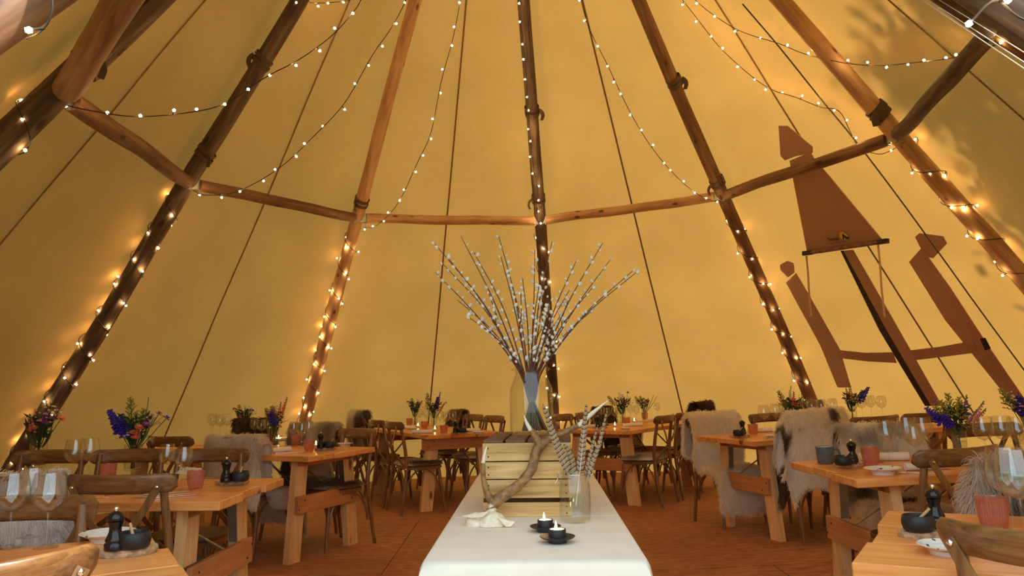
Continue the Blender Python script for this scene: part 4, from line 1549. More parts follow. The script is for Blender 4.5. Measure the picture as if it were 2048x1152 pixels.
TEALIGHT = Proto('tealight_holder', [
    ('base', MB().lathe([(0, 0), (.028, 0), (.029, .002), (.029, .010), (.028, .012), (.027, .013)], 32).mesh('base', M['black_iron'], angle=50), None),
    ('disc', MB().lathe([(.02, .013), (.048, .0135), (.053, .017), (.0535, .019), (.048, .0185), (.027, .0175)], 40).mesh('disc', M['black_iron'], angle=50), None),
    ('cup', MB().lathe([(.026, .0175), (.0265, .038), (.0255, .040), (.0235, .040), (.0232, .033), (0, .033)], 32).mesh('cup', M['black_iron'], angle=50), None),
    ('tealight', MB().lathe([(0, .0345), (.020, .0348), (.0215, .0375), (.0218, .039), (.0205, .0385), (.019, .0372), (0, .037)], 28).mesh('tealight', M['wax'], angle=60), None),
    ('flame', flame(MB(), (-.004, 0, .038), .85).mesh('flame', M['flame']), None)])

def put(proto, px, py, label, cat, group=None, rz=0.0, h=.755, lift=0.0, scale=1.0):
    p = at_table(px, py, h)
    Mx = Matrix.Translation(p + Vector((0, 0, lift + .0005)))
    if p.x > 1.2:
        Mx = Mx @ Matrix.Rotation(-math.atan(.03), 4, 'Y')
    Mx = Mx @ Matrix.Rotation(rz, 4, 'Z') @ Matrix.Scale(scale, 4)
    return proto.place(Mx, label, cat, group)

ORD = {1: ['the one'], 2: ['left one', 'right one'], 3: ['leftmost', 'middle one', 'rightmost'], 4: ['leftmost', 'second from left', 'third from left', 'rightmost'],
       5: ['leftmost', 'second from left', 'middle one', 'second from right', 'rightmost'], 6: ['leftmost', 'second from left', 'third from left', 'third from right', 'second from right', 'rightmost']}
NUM = {2: 'two', 3: 'three', 4: 'four', 5: 'five', 6: 'six'}
def glasses(where, tab, pix, proto=WINE, scale=1.0):
    n = len(pix)
    order = sorted(pix)
    for i, q in enumerate(order):
        pr = q[2] if len(q) > 2 else proto
        lab = (f'{ORD[n][i]} of {NUM[n]} wine glasses {where}' if n > 1 else f'wine glass {where}')
        put(pr, q[0], q[1], lab, 'wine glass', 'wine glasses on the ' + tab, random.uniform(0, 6), scale=q[3] if len(q) > 3 else scale)

def condiments(tab, sx, sy, mill, pot, rz=0.0, pot_rz=0.0):
    """wood slice with mill and pot standing on it, centre of the slice at the pixel"""
    s = put(SLICE, sx, sy, f'round wood slice under the pepper mill on the {tab}', 'wood slice', 'wood slices under the condiments', rz)
    put(MILL, *mill, f'black pepper mill with chrome knob on the {tab}', 'pepper mill', 'black pepper mills', 0, .755 + .0215)
    put(POT, *pot, f'black iron salt pot with wooden spoon on the {tab}', 'salt pot', 'black salt pots', pot_rz, .755 + .0215)

# front left table
condiments(TNAME['L1'], 254, 1108, (229, 1100), (268, 1096), .3, 2.6)
glasses('behind the near chair rail, front left', TNAME['L1'], [(18, 1096, WINE_BIG), (58, 1075, WINE_BIG), (92, 1096, WINE_BIG)])
put(PLATE, 215, 1082, 'patterned saucer behind the pepper mill on the front left table', 'saucer', 'patterned saucers', .4, scale=1.25)
# second left table
condiments(TNAME['L2'], 464, 968, (452, 964), (480, 962), .2, 1.8)
glasses('beside the pink tumbler, second left table', TNAME['L2'], [(332, 968), (366, 979)])
glasses('behind the near oak chair, second left table', TNAME['L2'], [(146, 968), (176, 962)], WINE_BIG)
put(TUMBLER, 391, 977, 'ribbed pink tumbler near the corner of the second left table', 'tumbler', 'ribbed pink tumblers')
put(TUMBLER, 216, 960, 'ribbed pink tumbler half hidden by the chair rail, second left table', 'tumbler', 'ribbed pink tumblers')
put(NAPKIN, 296, 985, 'rolled white napkin behind the cross slat, second left table', 'napkin', 'rolled white napkins', 2.4)
put(NAPKIN, 375, 948, 'rolled white napkin behind the pink tumbler, second left table', 'napkin', 'rolled white napkins', 2.6)
put(PLATE, 214, 984, 'patterned saucer beside the forks on the second left table', 'saucer', 'patterned saucers', 0, scale=1.25)
put(FORK, 236, 994, 'left one of two forks beside the saucer, second left table', 'fork', 'forks', -.7)
put(FORK, 254, 988, 'right one of two forks beside the saucer, second left table', 'fork', 'forks', -.7)
put(FORK, 424, 958, 'fork lying behind the wood slice, second left table', 'fork', 'forks', 1.2)
put(KNIFE, 350, 994, 'lower one of two knives by the pink tumbler, second left table', 'knife', 'knives', -1.0)
put(KNIFE, 338, 987, 'upper one of two knives by the pink tumbler, second left table', 'knife', 'knives', -1.0)
# third left table
condiments(TNAME['L3'], 650, 900, (641, 896), (659, 895), .1, .3)
glasses('beside the pepper mill, third left table', TNAME['L3'], [(587, 893), (603, 897), (617, 891)])
glasses('behind the dark purple flowers, third left table', TNAME['L3'], [(508, 882), (522, 885), (535, 883)])
glasses('left of the skin draped chair, third left table', TNAME['L3'], [(424, 872), (439, 874), (453, 872)], WINE_BIG)
put(TUMBLER, 618, 903, 'front pink tumbler beside the votive, third left table', 'tumbler', 'ribbed pink tumblers')
put(TUMBLER, 592, 890, 'rear pink tumbler behind the wine glasses, third left table', 'tumbler', 'ribbed pink tumblers')
put(TUMBLER, 528, 888, 'pink tumbler beside the tall flower glass, third left table', 'tumbler', 'ribbed pink tumblers')
put(VOTIVE, 632, 896, 'lit votive beside the pepper mill, third left table', 'candle', 'lit votive candles')
put(VOTIVE, 557, 883, 'lit votive right of the flower glass, third left table', 'candle', 'lit votive candles')
put(PLATE, 690, 892, 'pale saucer near the aisle end of the third left table', 'saucer', 'patterned saucers')
put(NAPKIN, 557, 905, 'front rolled napkin on the third left table', 'napkin', 'rolled white napkins', .9)
put(NAPKIN, 570, 882, 'rear rolled napkin on the third left table', 'napkin', 'rolled white napkins', .6)
put(KNIFE, 582, 906, 'knife beside the front napkin, third left table', 'knife', 'knives', -1.2)
# back left-of-centre table
condiments(TNAME['BL'], 918, 868, (911, 865), (924, 865), 0, .2)
glasses('behind the pepper mill, back left table', TNAME['BL'], [(880, 860), (893, 862), (906, 860)])
glasses('between the two flower glasses, back left table', TNAME['BL'], [(840, 851), (853, 853), (862, 849)])
glasses('far left of the flowers, back left table', TNAME['BL'], [(810, 846)])
put(TUMBLER, 888, 868, 'pink tumbler nearest the edge, back left-of-centre table', 'tumbler', 'ribbed pink tumblers')
put(TUMBLER, 849, 858, 'pink tumbler between the candles, back left-of-centre table', 'tumbler', 'ribbed pink tumblers')
put(TUMBLER, 819, 851, 'pink tumbler on the far left, back left-of-centre table', 'tumbler', 'ribbed pink tumblers')
put(VOTIVE, 836, 856, 'left lit votive on the back left-of-centre table', 'candle', 'lit votive candles')
put(VOTIVE, 870, 863, 'right lit votive on the back left-of-centre table', 'candle', 'lit votive candles')
put(PLATE, 957, 868, 'pale saucer near the crate, back left-of-centre table', 'saucer', 'patterned saucers')
put(PLATE, 824, 860, 'saucer beside the rear napkins, back left-of-centre table', 'saucer', 'patterned saucers')
put(NAPKIN, 845, 867, 'front rolled napkin, back left-of-centre table', 'napkin', 'rolled white napkins', .05)
put(NAPKIN, 812, 858, 'rear rolled napkin, back left-of-centre table', 'napkin', 'rolled white napkins', .1)
put(NAPKIN, 940, 864, 'rolled napkin behind the saucer, back left-of-centre table', 'napkin', 'rolled white napkins', .1)
# back right-of-centre table
condiments(TNAME['BR'], 1200, 857, (1196, 854), (1206, 852), 0, 0)
glasses('behind the pheasant feathers, back right table', TNAME['BR'], [(1203, 848), (1215, 852), (1230, 851), (1240, 846)])
glasses('beside the far flower glass, back right table', TNAME['BR'], [(1262, 842), (1274, 845), (1316, 838)])
put(TUMBLER, 1254, 850, 'pink tumbler left of the candle, back right-of-centre table', 'tumbler', 'ribbed pink tumblers')
put(TUMBLER, 1290, 839, 'pink tumbler under the far flowers, back right-of-centre table', 'tumbler', 'ribbed pink tumblers')
put(VOTIVE, 1230, 855, 'front lit votive, back right-of-centre table', 'candle', 'lit votive candles')
put(VOTIVE, 1269, 846, 'rear lit votive, back right-of-centre table', 'candle', 'lit votive candles')
put(PLATE, 1251, 860, 'saucer near the corner, back right-of-centre table', 'saucer', 'patterned saucers')
put(NAPKIN, 1266, 853, 'front rolled napkin, back right-of-centre table', 'napkin', 'rolled white napkins', .1)
put(NAPKIN, 1312, 842, 'rear rolled napkin, back right-of-centre table', 'napkin', 'rolled white napkins', .1)
put(NAPKIN, 1176, 856, 'rolled napkin behind the tallest feather, back right-of-centre table', 'napkin', 'rolled white napkins', .1)
# third right table
condiments(TNAME['R3'], 1480, 875, (1486, 868), (1478, 872), 0, .4)
glasses('beside the spotted hide, third right table', TNAME['R3'], [(1531, 862), (1554, 858), (1572, 856)], WINE_BIG)
glasses('in front of the thin brown fur, third right table', TNAME['R3'], [(1627, 848), (1646, 846), (1668, 843)], WINE_BIG)
glasses('right of the blue flower spike, third right table', TNAME['R3'], [(1726, 838), (1744, 836), (1766, 838)], WINE_BIG)
put(TUMBLER, 1507, 869, 'smooth looking pink tumbler on the third right table', 'tumbler', 'ribbed pink tumblers')
put(NAPKIN, 1520, 865, 'rolled napkin behind the tumbler on the third right table', 'napkin', 'rolled white napkins', .0)
put(PLATE, 1545, 876, 'saucer against the spotted hide, third right table', 'saucer', 'patterned saucers')
# second right table
put(MUG, 1652, 927, 'grey enamel mug with dark rim on the second right table', 'mug', None, -.1, scale=1.12)
condiments(TNAME['R2'], 1699, 933, (1706, 925), (1687, 930), .1, -.3)
glasses('right of the pink tumbler, second right table', TNAME['R2'], [(1779, 929, WINE_BIG), (1822, 928, WINE_BIG, 1.06), (1835, 934, WINE), (1853, 920, WINE_BIG)])
glasses('right of the yellow flowers, second right table', TNAME['R2'], [(1974, 922, WINE_BIG), (2012, 921, WINE_BIG), (2044, 926, WINE_BIG)])
put(TUMBLER, 1743, 931, 'ribbed pink tumbler beside the salt pot, second right table', 'tumbler', 'ribbed pink tumblers', scale=1.1)
put(PLATE, 1767, 948, 'patterned saucer at the front edge of the second right table', 'saucer', 'patterned saucers', scale=1.3)
put(NAPKIN, 1768, 922, 'rolled napkin behind the pink tumbler, second right table', 'napkin', 'rolled white napkins', -.25, scale=1.2)
put(NAPKIN, 1855, 940, 'rolled napkin seen through the cross back chair, second right table', 'napkin', 'rolled white napkins', -.05)
put(FORK, 1818, 948, 'left one of two forks by the saucer, second right table', 'fork', 'forks', .9)
put(FORK, 1838, 948, 'right one of two forks by the saucer, second right table', 'fork', 'forks', 1.0)
put(KNIFE, 1724, 925, 'knife behind the salt pot, second right table', 'knife', 'knives', .9)
# front right table
condiments(TNAME['R1'], 1851, 1072, (1873, 1050), (1838, 1062), .2, -.3)
put(PLATE, 1896, 1108, 'patterned saucer on the front right table beside two forks', 'saucer', 'patterned saucers', 1.0, scale=1.12)
put(FORK, 1948, 1105, 'left one of two forks on the front right table', 'fork', 'forks', .1)
put(FORK, 1976, 1112, 'right one of two forks on the front right table', 'fork', 'forks', .1)
put(NAPKIN, 2034, 1115, 'rolled napkin at the right edge of the front right table', 'napkin', 'rolled white napkins', -.5)
put(TUMBLER, 1990, 1058, 'pink tumbler behind the chair rail on the front right table', 'tumbler', 'ribbed pink tumblers', scale=1.1)
glasses('cut by the right edge, front right table', TNAME['R1'], [(2030, 1078, WINE_BIG, 1.15), (2052, 1088, WINE_BIG, 1.15)])

# ------------------------------------------------------------------ flowers
def fl_delphinium():
    mb = MB()
    rnd = random.Random(3)
    mb.tube([(0, 0, 0), (0, 0, .19)], .0018, 5, mi=1)
    for i in range(34):
        z = .085 + .105 * i / 33
        a = i * 2.4
        r = .018 * (1 - .6 * i / 33)
        mb.blob((r * math.cos(a), r * math.sin(a), z), .0125 * (1 - .45 * i / 33), None, 1, 0, (1, 1, .7))
    return mb.mesh('delphinium', [M['blue'], M['leaf']])
def fl_plume():
    mb = MB()
    rnd = random.Random(5)
    mb.tube([(0, 0, 0), (0, 0, .18)], .0016, 5, mi=1)
    for i in range(26):
        z = .08 + .10 * i / 25
        a = i * 2.4
        L = .034 * (1 - .75 * i / 25)
        e = Vector((L * math.cos(a), L * math.sin(a), z + L * .7))
        mb.tube([(0, 0, z), e], .0009, 4, mi=1)
        for t in (.4, .6, .8, 1.0):
            p = Vector((0, 0, z)).lerp(e, t)
            mb.blob(p + Vector((rnd.uniform(-.003, .003), rnd.uniform(-.003, .003), .002)), .0036, None, 1)
    return mb.mesh('goldenrod', [M['plume'], M['leaf']])
def fl_disc(mat, n=12, r=.022):
    mb = MB()
    mb.tube([(0, 0, 0), (0, 0, .15)], .0016, 5, mi=1)
    for ring, (rr, z, ln) in enumerate(((r, .152, r), (r * .7, .156, r * .7))):
        for k in range(n):
            a = 2 * PI * (k + ring * .5) / n
            d = Vector((math.cos(a), math.sin(a), .15 + .4 * ring))
            t = Vector((-math.sin(a), math.cos(a), 0)) * rr * 2.3 / n * 1.3
            c = Vector((0, 0, z))
            mb.add([c, c + d * ln * .6 + t, c + d * ln, c + d * ln * .6 - t], [(0, 1, 2, 3)], 0)
    mb.blob((0, 0, .155), r * .3, None, 1, 2, (1, 1, .6))
    return mb.mesh('flower', [mat, M['leaf'], M['plume']])
def fl_spike(mat):
    mb = MB()
    rnd = random.Random(9)
    mb.tube([(0, 0, 0), (0, 0, .20)], .0016, 5, mi=1)
    for i in range(20):
        z = .10 + .10 * i / 19
        a = i * 2.1
        r = .011 * (1 - .7 * i / 19)
        mb.blob((r * math.cos(a), r * math.sin(a), z), .0085 * (1 - .6 * i / 19), None, 1, 0 if i < 15 else 1, (1, 1, 1.2))
    return mb.mesh('snapdragon', [mat, M['leaf_pale']])
def fl_spray(mat):
    mb = MB()
    rnd = random.Random(12)
    mb.tube([(0, 0, 0), (0, 0, .11)], .0016, 5, mi=1)
    for i in range(16):
        e = Vector((rnd.uniform(-.035, .035), rnd.uniform(-.035, .035), .135 + rnd.uniform(-.015, .03)))
        mb.tube([(0, 0, .09), e], .0008, 4, mi=1)
        mb.blob(e, .0058, None, 1, 0, (1, 1, .6))
    return mb.mesh('spray', [mat, M['leaf']])
def fl_leaf(mat, L=.13, w=.016):
    mb = MB()
    rows = []
    for i in range(8):
        t = i / 7
        ww = w * math.sin(PI * min(1, .08 + t * .92)) ** .8
        z = L * t
        y = .03 * t * t
        rows.append([Vector((-ww, y + .004, z)), Vector((0, y, z)), Vector((ww, y + .004, z))])
    mb.grid(rows)
    return mb.mesh('leaf', mat)
def fl_foliage():
    mb = MB()
    rnd = random.Random(15)
    for i in range(90):
        a = rnd.uniform(0, 2 * PI)
        r = rnd.uniform(.005, .05)
        z = rnd.uniform(.03, .12)
        c = Vector((r * math.cos(a) * (z / .1), r * math.sin(a) * (z / .1), z))
        d = Vector((math.cos(a), math.sin(a), rnd.uniform(.1, 1.2))).normalized()
        t = d.cross(Vector((rnd.uniform(-1, 1), rnd.uniform(-1, 1), rnd.uniform(-1, 1)))).normalized() * rnd.uniform(.005, .011)
        L = rnd.uniform(.02, .042)
        mb.add([c, c + d * L * .5 + t, c + d * L, c + d * L * .5 - t], [(0, 1, 2, 3)], 0)
    for i in range(8):
        a = i * .8
        mb.tube([(.008 * math.cos(a), .008 * math.sin(a), -.085), (.004 * math.cos(a + 2), .004 * math.sin(a + 2), 0), (.03 * math.cos(a), .03 * math.sin(a), .10)], .0014, 4, mi=0)
    return mb.mesh('foliage', M['leaf'], False)
FL = {'blue': ('delphinium', fl_delphinium()), 'gold': ('goldenrod', fl_plume()), 'coral': ('zinnia', fl_disc(M['coral'])), 'purple': ('cornflower', fl_disc(M['purple'], 10, .018)),
      'snapc': ('snapdragon', fl_spike(M['coral'])), 'snapp': ('snapdragon', fl_spike(M['pinkp'])), 'white': ('daisy_spray', fl_spray(M['whitep'])),
      'pink': ('pink_spray', fl_spray(M['pinkp'])), 'bluedisc': ('cornflower', fl_disc(M['blue'], 11, .018)), 'leaf': ('leaf', fl_leaf(M['leaf'])), 'pale': ('leaf', fl_leaf(M['leaf_pale'], .15, .008)), 'lilac': ('lilac_spike', fl_spike(M['purple']))}
FOLI = fl_foliage()
VASE = Proto('flower_glass', [
    ('body', MB().lathe([(0, 0), (.030, 0), (.032, .004), (.034, .105), (.0325, .105), (.0302, .010), (0, .008)], 32).mesh('body', M['jar_glass'], angle=50), None),
    ('water', MB().lathe([(0, .009), (.0298, .011), (.031, .055), (0, .055)], 28).mesh('water', M['glass'], angle=50), None)])
VASE_SLIM = Proto('flower_glass', [
    ('body', MB().lathe([(0, 0), (.022, 0), (.024, .004), (.027, .125), (.0255, .125), (.0222, .010), (0, .008)], 32).mesh('body', M['jar_glass'], angle=50), None),
    ('water', MB().lathe([(0, .009), (.0218, .011), (.024, .07), (0, .07)], 28).mesh('water', M['glass'], angle=50), None)])
def bouquet(px, py, tab, desc, items, slim=False, scale=1.0, vlab=None):
    """items: kind, sideways lean in the picture (-1..1), depth lean, height factor"""
    p = at_table(px, py)
    Mx = Matrix.Translation(p + Vector((0, 0, .0005))) @ Matrix.Scale(scale, 4)
    (VASE_SLIM if slim else VASE).place(Mx, vlab or f'clear glass holding {desc}', 'vase', 'flower glasses on the tables')
    r = empty('flower_bunch', Matrix.Translation(p + Vector((0, 0, .095 * scale))) @ Matrix.Scale(scale, 4))
    tag(r, f'bunch of {desc}', 'flowers', 'bunches of garden flowers')
    fo = link('foliage', FOLI, r)
    fo['kind'] = 'stuff'
    fo.rotation_euler = (0, 0, px * .1)
    for kind, lx, ly, hf in items:
        nm, me = FL[kind]
        o = link(nm, me, r)
        o.rotation_euler = (-.75 * ly, .95 * lx, (px * .37 + lx * 5) % 6)
        o.rotation_mode = 'XYZ'
        q = Vector((lx * .9, ly * .8, 1)).normalized().to_track_quat('Z', 'Y')
        o.rotation_mode = 'QUATERNION'
        o.rotation_quaternion = q
        o.location = (lx * .02, ly * .02, -.01)
        o.scale = (1, 1, hf)
bouquet(265, 942, 'L2', 'blue delphinium, goldenrod and coral zinnias on second left table',
        [('blue', -.55, -.2, .95), ('blue', -.42, .1, .8), ('blue', -.3, -.3, .7), ('gold', -.15, .1, 1.15), ('gold', .1, .3, .9), ('coral', .38, -.4, .65), ('coral', .2, -.45, .5), ('snapc', .25, -.3, .55), ('coral', .3, -.5, .38),
         ('purple', .62, .1, 1.05), ('bluedisc', .95, .1, 1.05), ('purple', .55, -.3, .75), ('white', -.2, -.5, .5), ('pink', .5, .1, 1.0), ('leaf', .7, .2, .9), ('pale', .95, -.2, .9), ('pale', -.5, .4, .8), ('leaf', -.3, .3, .8), ('pale', .35, .2, 1.4)], scale=1.5)
bouquet(75, 935, 'L2', 'coral and purple flowers at the left edge',
        [('snapc', -.1, -.4, .75), ('coral', .0, -.5, .6), ('coral', -.25, -.3, .55), ('purple', .35, -.3, .75), ('purple', .45, -.2, .9), ('pink', .3, -.3, 1.0), ('leaf', -.8, 0, 1.0), ('leaf', -.95, .2, .9), ('pale', -.15, .1, 1.25), ('coral', .75, -.1, .95), ('white', .3, .1, 1.2), ('leaf', .9, .1, .7), ('lilac', .15, 0, .9)], scale=1.5)
bouquet(549, 890, 'L3', 'tall purple and coral snapdragons on third left table',
        [('blue', -.1, -.3, .8), ('lilac', .0, -.2, .9), ('snapc', .35, 0, 1.25), ('snapc', .22, -.1, 1.05), ('white', .6, -.1, .8), ('gold', -.4, .1, .95), ('gold', -.2, .2, 1.0), ('bluedisc', .3, -.5, .4), ('coral', .65, -.4, .35), ('pink', -.2, .1, 1.1), ('leaf', -.5, -.2, .7), ('leaf', .6, .1, .6)], True, 1.25)
bouquet(486, 876, 'L3', 'leafy coral and navy flowers behind the skin draped chair',
        [('leaf', -.7, 0, 1.0), ('leaf', -.5, -.3, .8), ('leaf', .5, -.2, .9), ('leaf', .8, .0, .8), ('snapc', -.15, -.4, .55), ('coral', .05, -.5, .45), ('purple', -.55, .1, 1.05), ('white', .1, .1, 1.05), ('white', .45, .2, 1.0), ('bluedisc', .55, -.1, .95), ('gold', -.3, .2, 1.0), ('pink', -.1, 0, .8)], True, 1.25)
bouquet(830, 852, 'BL', 'sparse green stems with pink buds, back left-of-centre table',
        [('leaf', -.6, .1, .9), ('gold', -.2, .1, .95), ('leaf', .1, 0, .9), ('pink', .3, .1, 1.0), ('purple', -.5, .2, 1.0), ('leaf', .5, 0, .8), ('coral', -.35, .2, .85)], True, 1.3)
bouquet(868, 856, 'BL', 'violet delphinium and pink gerbera, back left-of-centre table',
        [('blue', .2, -.1, 1.0), ('lilac', .25, .1, 1.2), ('pink', -.6, 0, .95), ('white', -.2, -.2, .9), ('gold', -.3, .2, 1.25), ('coral', .75, 0, 1.05), ('snapc', .7, -.3, .8), ('leaf', .9, .1, 1.0), ('purple', -.4, .2, 1.2), ('leaf', -.2, 0, .8)], True, 1.3)
bouquet(1246, 848, 'BR', 'feathery green and lilac pink flowers, back right-of-centre table',
        [('gold', -.75, 0, 1.05), ('leaf', -.6, .1, 1.15), ('leaf', -.45, .1, 1.2), ('pink', -.05, -.1, 1.15), ('pink', .15, 0, .9), ('lilac', .1, -.2, .8), ('white', .55, 0, 1.0), ('leaf', .4, .2, .9), ('bluedisc', .3, .2, 1.3), ('leaf', -.8, -.1, .9)], True, 1.3)
bouquet(1289, 842, 'BR', 'low yellowish bunch with arching leaves, back right-of-centre table',
        [('gold', -.5, 0, .95), ('gold', -.2, .1, .9), ('pink', .2, -.2, .75), ('pink', .0, -.3, .7), ('pale', .8, 0, 1.3), ('pale', 1.1, .1, 1.35), ('leaf', .6, .1, 1.1), ('white', -.3, -.2, .8)], True, 1.2)
bouquet(1587, 862, 'R3', 'coral lilies and white daisies on third right table',
        [('snapc', .0, -.3, .95), ('coral', .1, -.45, .75), ('coral', -.05, -.4, .9), ('coral', .2, -.4, .6), ('white', .5, -.1, 1.0), ('white', .65, -.2, .75), ('pink', -.6, 0, .95), ('leaf', -.2, .1, 1.5), ('pale', -.1, .1, 1.5), ('leaf', -.4, -.2, .8), ('gold', -.4, .2, 1.1), ('leaf', .6, -.2, .6)], False, 1.25)
bouquet(1706, 846, 'R3', 'white flowers with one arching blue spike on third right table',
        [('blue', .75, 0, 1.15), ('blue', .62, .1, .95), ('white', -.1, -.3, .7), ('white', .15, -.3, .65), ('white', .35, -.2, .8), ('purple', -.55, -.1, .75), ('snapc', .05, .1, .95), ('snapc', -.15, .1, .9), ('leaf', -.45, .1, 1.1), ('pale', -.1, .2, 1.4), ('leaf', -.7, 0, .7)], False, 1.25)
bouquet(1921, 905, 'R2', 'yellow green plumes, pink heather and blue cornflower on second right table',
        [('gold', -.5, -.1, 1.0), ('gold', -.2, 0, 1.1), ('gold', -.05, -.3, .9), ('gold', -.75, 0, .9), ('gold', .15, .1, 1.0), ('blue', -1.1, -.1, 1.0), ('blue', -.85, -.4, .7), ('bluedisc', .2, -.6, .75), ('snapp', .85, 0, 1.0), ('snapp', 1.05, -.1, .85), ('snapp', .55, -.4, .7), ('pink', .55, -.4, .55), ('lilac', .35, .1, 1.0),
         ('white', .5, -.5, .35), ('purple', -.55, .2, 1.15), ('leaf', .4, -.1, .8), ('leaf', -.3, .2, .8)], False, 1.18)
bouquet(2056, 893, 'R2', 'dark blue flowers and foliage cut by the right edge',
        [('blue', -.25, -.2, .8), ('blue', -.1, 0, .75), ('white', -.4, -.1, 1.0), ('gold', -.5, .1, 1.05), ('leaf', -.3, .1, 1.2), ('pink', -.4, -.3, .8)], False, 1.3)

# ------------------------------------------------------------------ centre table with cloth
CE, CA = Vector((.047, 2.128, 0)), Vector((.029, .9996, 0))
CW, CLN = .60, 2.16
CM = Matrix.Translation(CE) @ Matrix.Rotation(math.atan2(-CA.x, CA.y), 4, 'Z')
r = empty('display_table', CM)
tag(r, 'narrow table hidden under the white cloth in the centre', 'table')
MB().box((0, CLN / 2, .725), (CW - .03, CLN - .03, .04), None, .004).build('tabletop', M['pine'], r, False)
for sx in (-1, 1):
    for yy in (.15, CLN - .15):
        MB().box((sx * .22, yy, .3525), (.06, .06, .705), None, .004).build('leg', M['pine_leg'], r, False)
mb = MB()
ring = []
def cloth_ring(off, z, k=0.0):
    out = []
    n = 120
    hw, hl = CW / 2, CLN / 2
    per = 4 * (hw + hl)
    for i in range(n):
        s = per * i / n
        if s < 2 * hw:
            x, y, nx, ny = -hw + s, -hl, 0, -1
        elif s < 2 * hw + 2 * hl:
            x, y, nx, ny = hw, -hl + s - 2 * hw, 1, 0
        elif s < 4 * hw + 2 * hl:
            x, y, nx, ny = hw - (s - 2 * hw - 2 * hl), hl, 0, 1
        else:
            x, y, nx, ny = -hw, hl - (s - 4 * hw - 2 * hl), -1, 0
        # corners bulge outwards in a fold
        cxn = max(0, 1 - (hw - abs(x)) / .07) * max(0, 1 - (hl - abs(y)) / .07)
        o = off + k * (.010 * math.sin(s * 13) + .008 * math.sin(s * 31 + 1))
        vx, vy = nx * o, ny * o
        if cxn > 0:
            vx += math.copysign(cxn * k * .05, x) * (1 if nx == 0 else .4)
            vy += math.copysign(cxn * k * .05, y) * (1 if ny == 0 else .4)
        out.append(Vector((x + vx, y + vy + hl, z)))
    return out
rows = [[Vector((p.x * f, (p.y - CLN / 2) * f + CLN / 2, .7565)) for p in cloth_ring(0, 0)] for f in (.01, .3, .6, .85, .97)]
rows += [cloth_ring(.003, .7555), cloth_ring(.008, .750), cloth_ring(.012, .735, .15), cloth_ring(.018, .68, .4), cloth_ring(.026, .55, .8), cloth_ring(.034, .40, 1.1), cloth_ring(.04, .28, 1.3)]
mb.grid(rows, 0, True)
o = mb.build('tablecloth', M['cloth'], None, angle=70)
o.matrix_world = CM
tag(o, 'white cloth draped over the narrow centre table', 'tablecloth')
# pressed creases across the cloth
mb = MB()
for yy in (.72, 1.45):
    mb.tube([(-CW / 2 + .01, yy, .7565), (0, yy + .004, .7572), (CW / 2 - .01, yy - .003, .7565)], 1.0, 6, True, flat=(.0016, .004, (0, 0, 1)))
c = mb.build('crease', M['cloth'], o)

CT = .757
def ct(px, py, z=CT):
    return at_z(px, py, z)
# crate
fl_, fr_ = ct(966, 1034), ct(1146, 1033)
KW = (fr_ - fl_).length
KH, KD = .262, .50
kx = (fr_ - fl_).normalized()
ky = Vector((-kx.y, kx.x, 0))
KM = Matrix(((kx.x, ky.x, 0, fl_.x), (kx.y, ky.y, 0, fl_.y), (0, 0, 1, CT), (0, 0, 0, 1)))
r = empty('wooden_crate', KM)
tag(r, 'old wooden slatted crate on the centre table under the willow vase', 'crate')
zz = [(.0, .050), (.066, .064), (.134, .060), (.198, .064)]
for z, hgt in zz:
    MB().box((KW / 2, .006, z + hgt / 2), (KW - .002, .012, hgt), None, .0015).build('slat', M['crate'], r, False)
    MB().box((KW / 2, KD - .006, z + hgt / 2), (KW - .002, .012, hgt), None, .0015).build('slat', M['crate'], r, False)
for sx in (.009, KW - .009):
    for z, hgt in ((.0, .085), (.089, .075), (.168, .082)):
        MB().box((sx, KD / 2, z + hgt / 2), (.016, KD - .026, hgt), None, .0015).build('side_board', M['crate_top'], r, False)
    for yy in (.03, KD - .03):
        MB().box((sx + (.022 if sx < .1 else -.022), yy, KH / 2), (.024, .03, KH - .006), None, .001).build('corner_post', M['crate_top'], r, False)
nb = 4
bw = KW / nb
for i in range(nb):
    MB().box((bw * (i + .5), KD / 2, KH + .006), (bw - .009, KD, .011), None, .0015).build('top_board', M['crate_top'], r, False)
mb = MB()
for z, hgt in zz:
    for x in (.022, KW - .022):
        for dz in (.25, .7):
            mb.blob((x, -.001, z + hgt * dz), .0032, None, 1, 0, (1, .4, 1))
mb.build('nails', M['black_iron'], r)['kind'] = 'stuff'
KTOP = CT + KH + .012

# willow vase on the crate
VB = at_z(1064, 868, KTOP)
VB = Vector((VB.x, min(VB.y, fl_.y + KD - .1), KTOP))
vs_ = VB.y / 3.0
prof = [(0, 0), (.078, 0), (.083, .004), (.084, .02), (.084, .155), (.082, .175), (.072, .20), (.063, .222), (.060, .235), (.064, .243), (.075, .246), (.077, .250), (.074, .254), (.062, .254), (.0575, .243), (.0575, .235), (.060, .222), (.069, .198), (.079, .174), (.081, .155), (.081, .02), (.076, .006), (0, .006)]
vp = Proto('glass_jar', [('body', MB().lathe([q for q in prof], 48).mesh('body', M['jar_glass'], angle=50), None)])
vp.place(Matrix.Translation(VB) @ Matrix.Scale(vs_, 4), 'large clear glass jar of willow branches on top of the crate', 'vase')
RIMZ = KTOP + .245 * vs_
mb = MB()
mb.blob((0, 0, 0), .0105, None, 2, 0, (.8, .8, 1.1))
CATK = mb.mesh('catkin', M['catkin'])
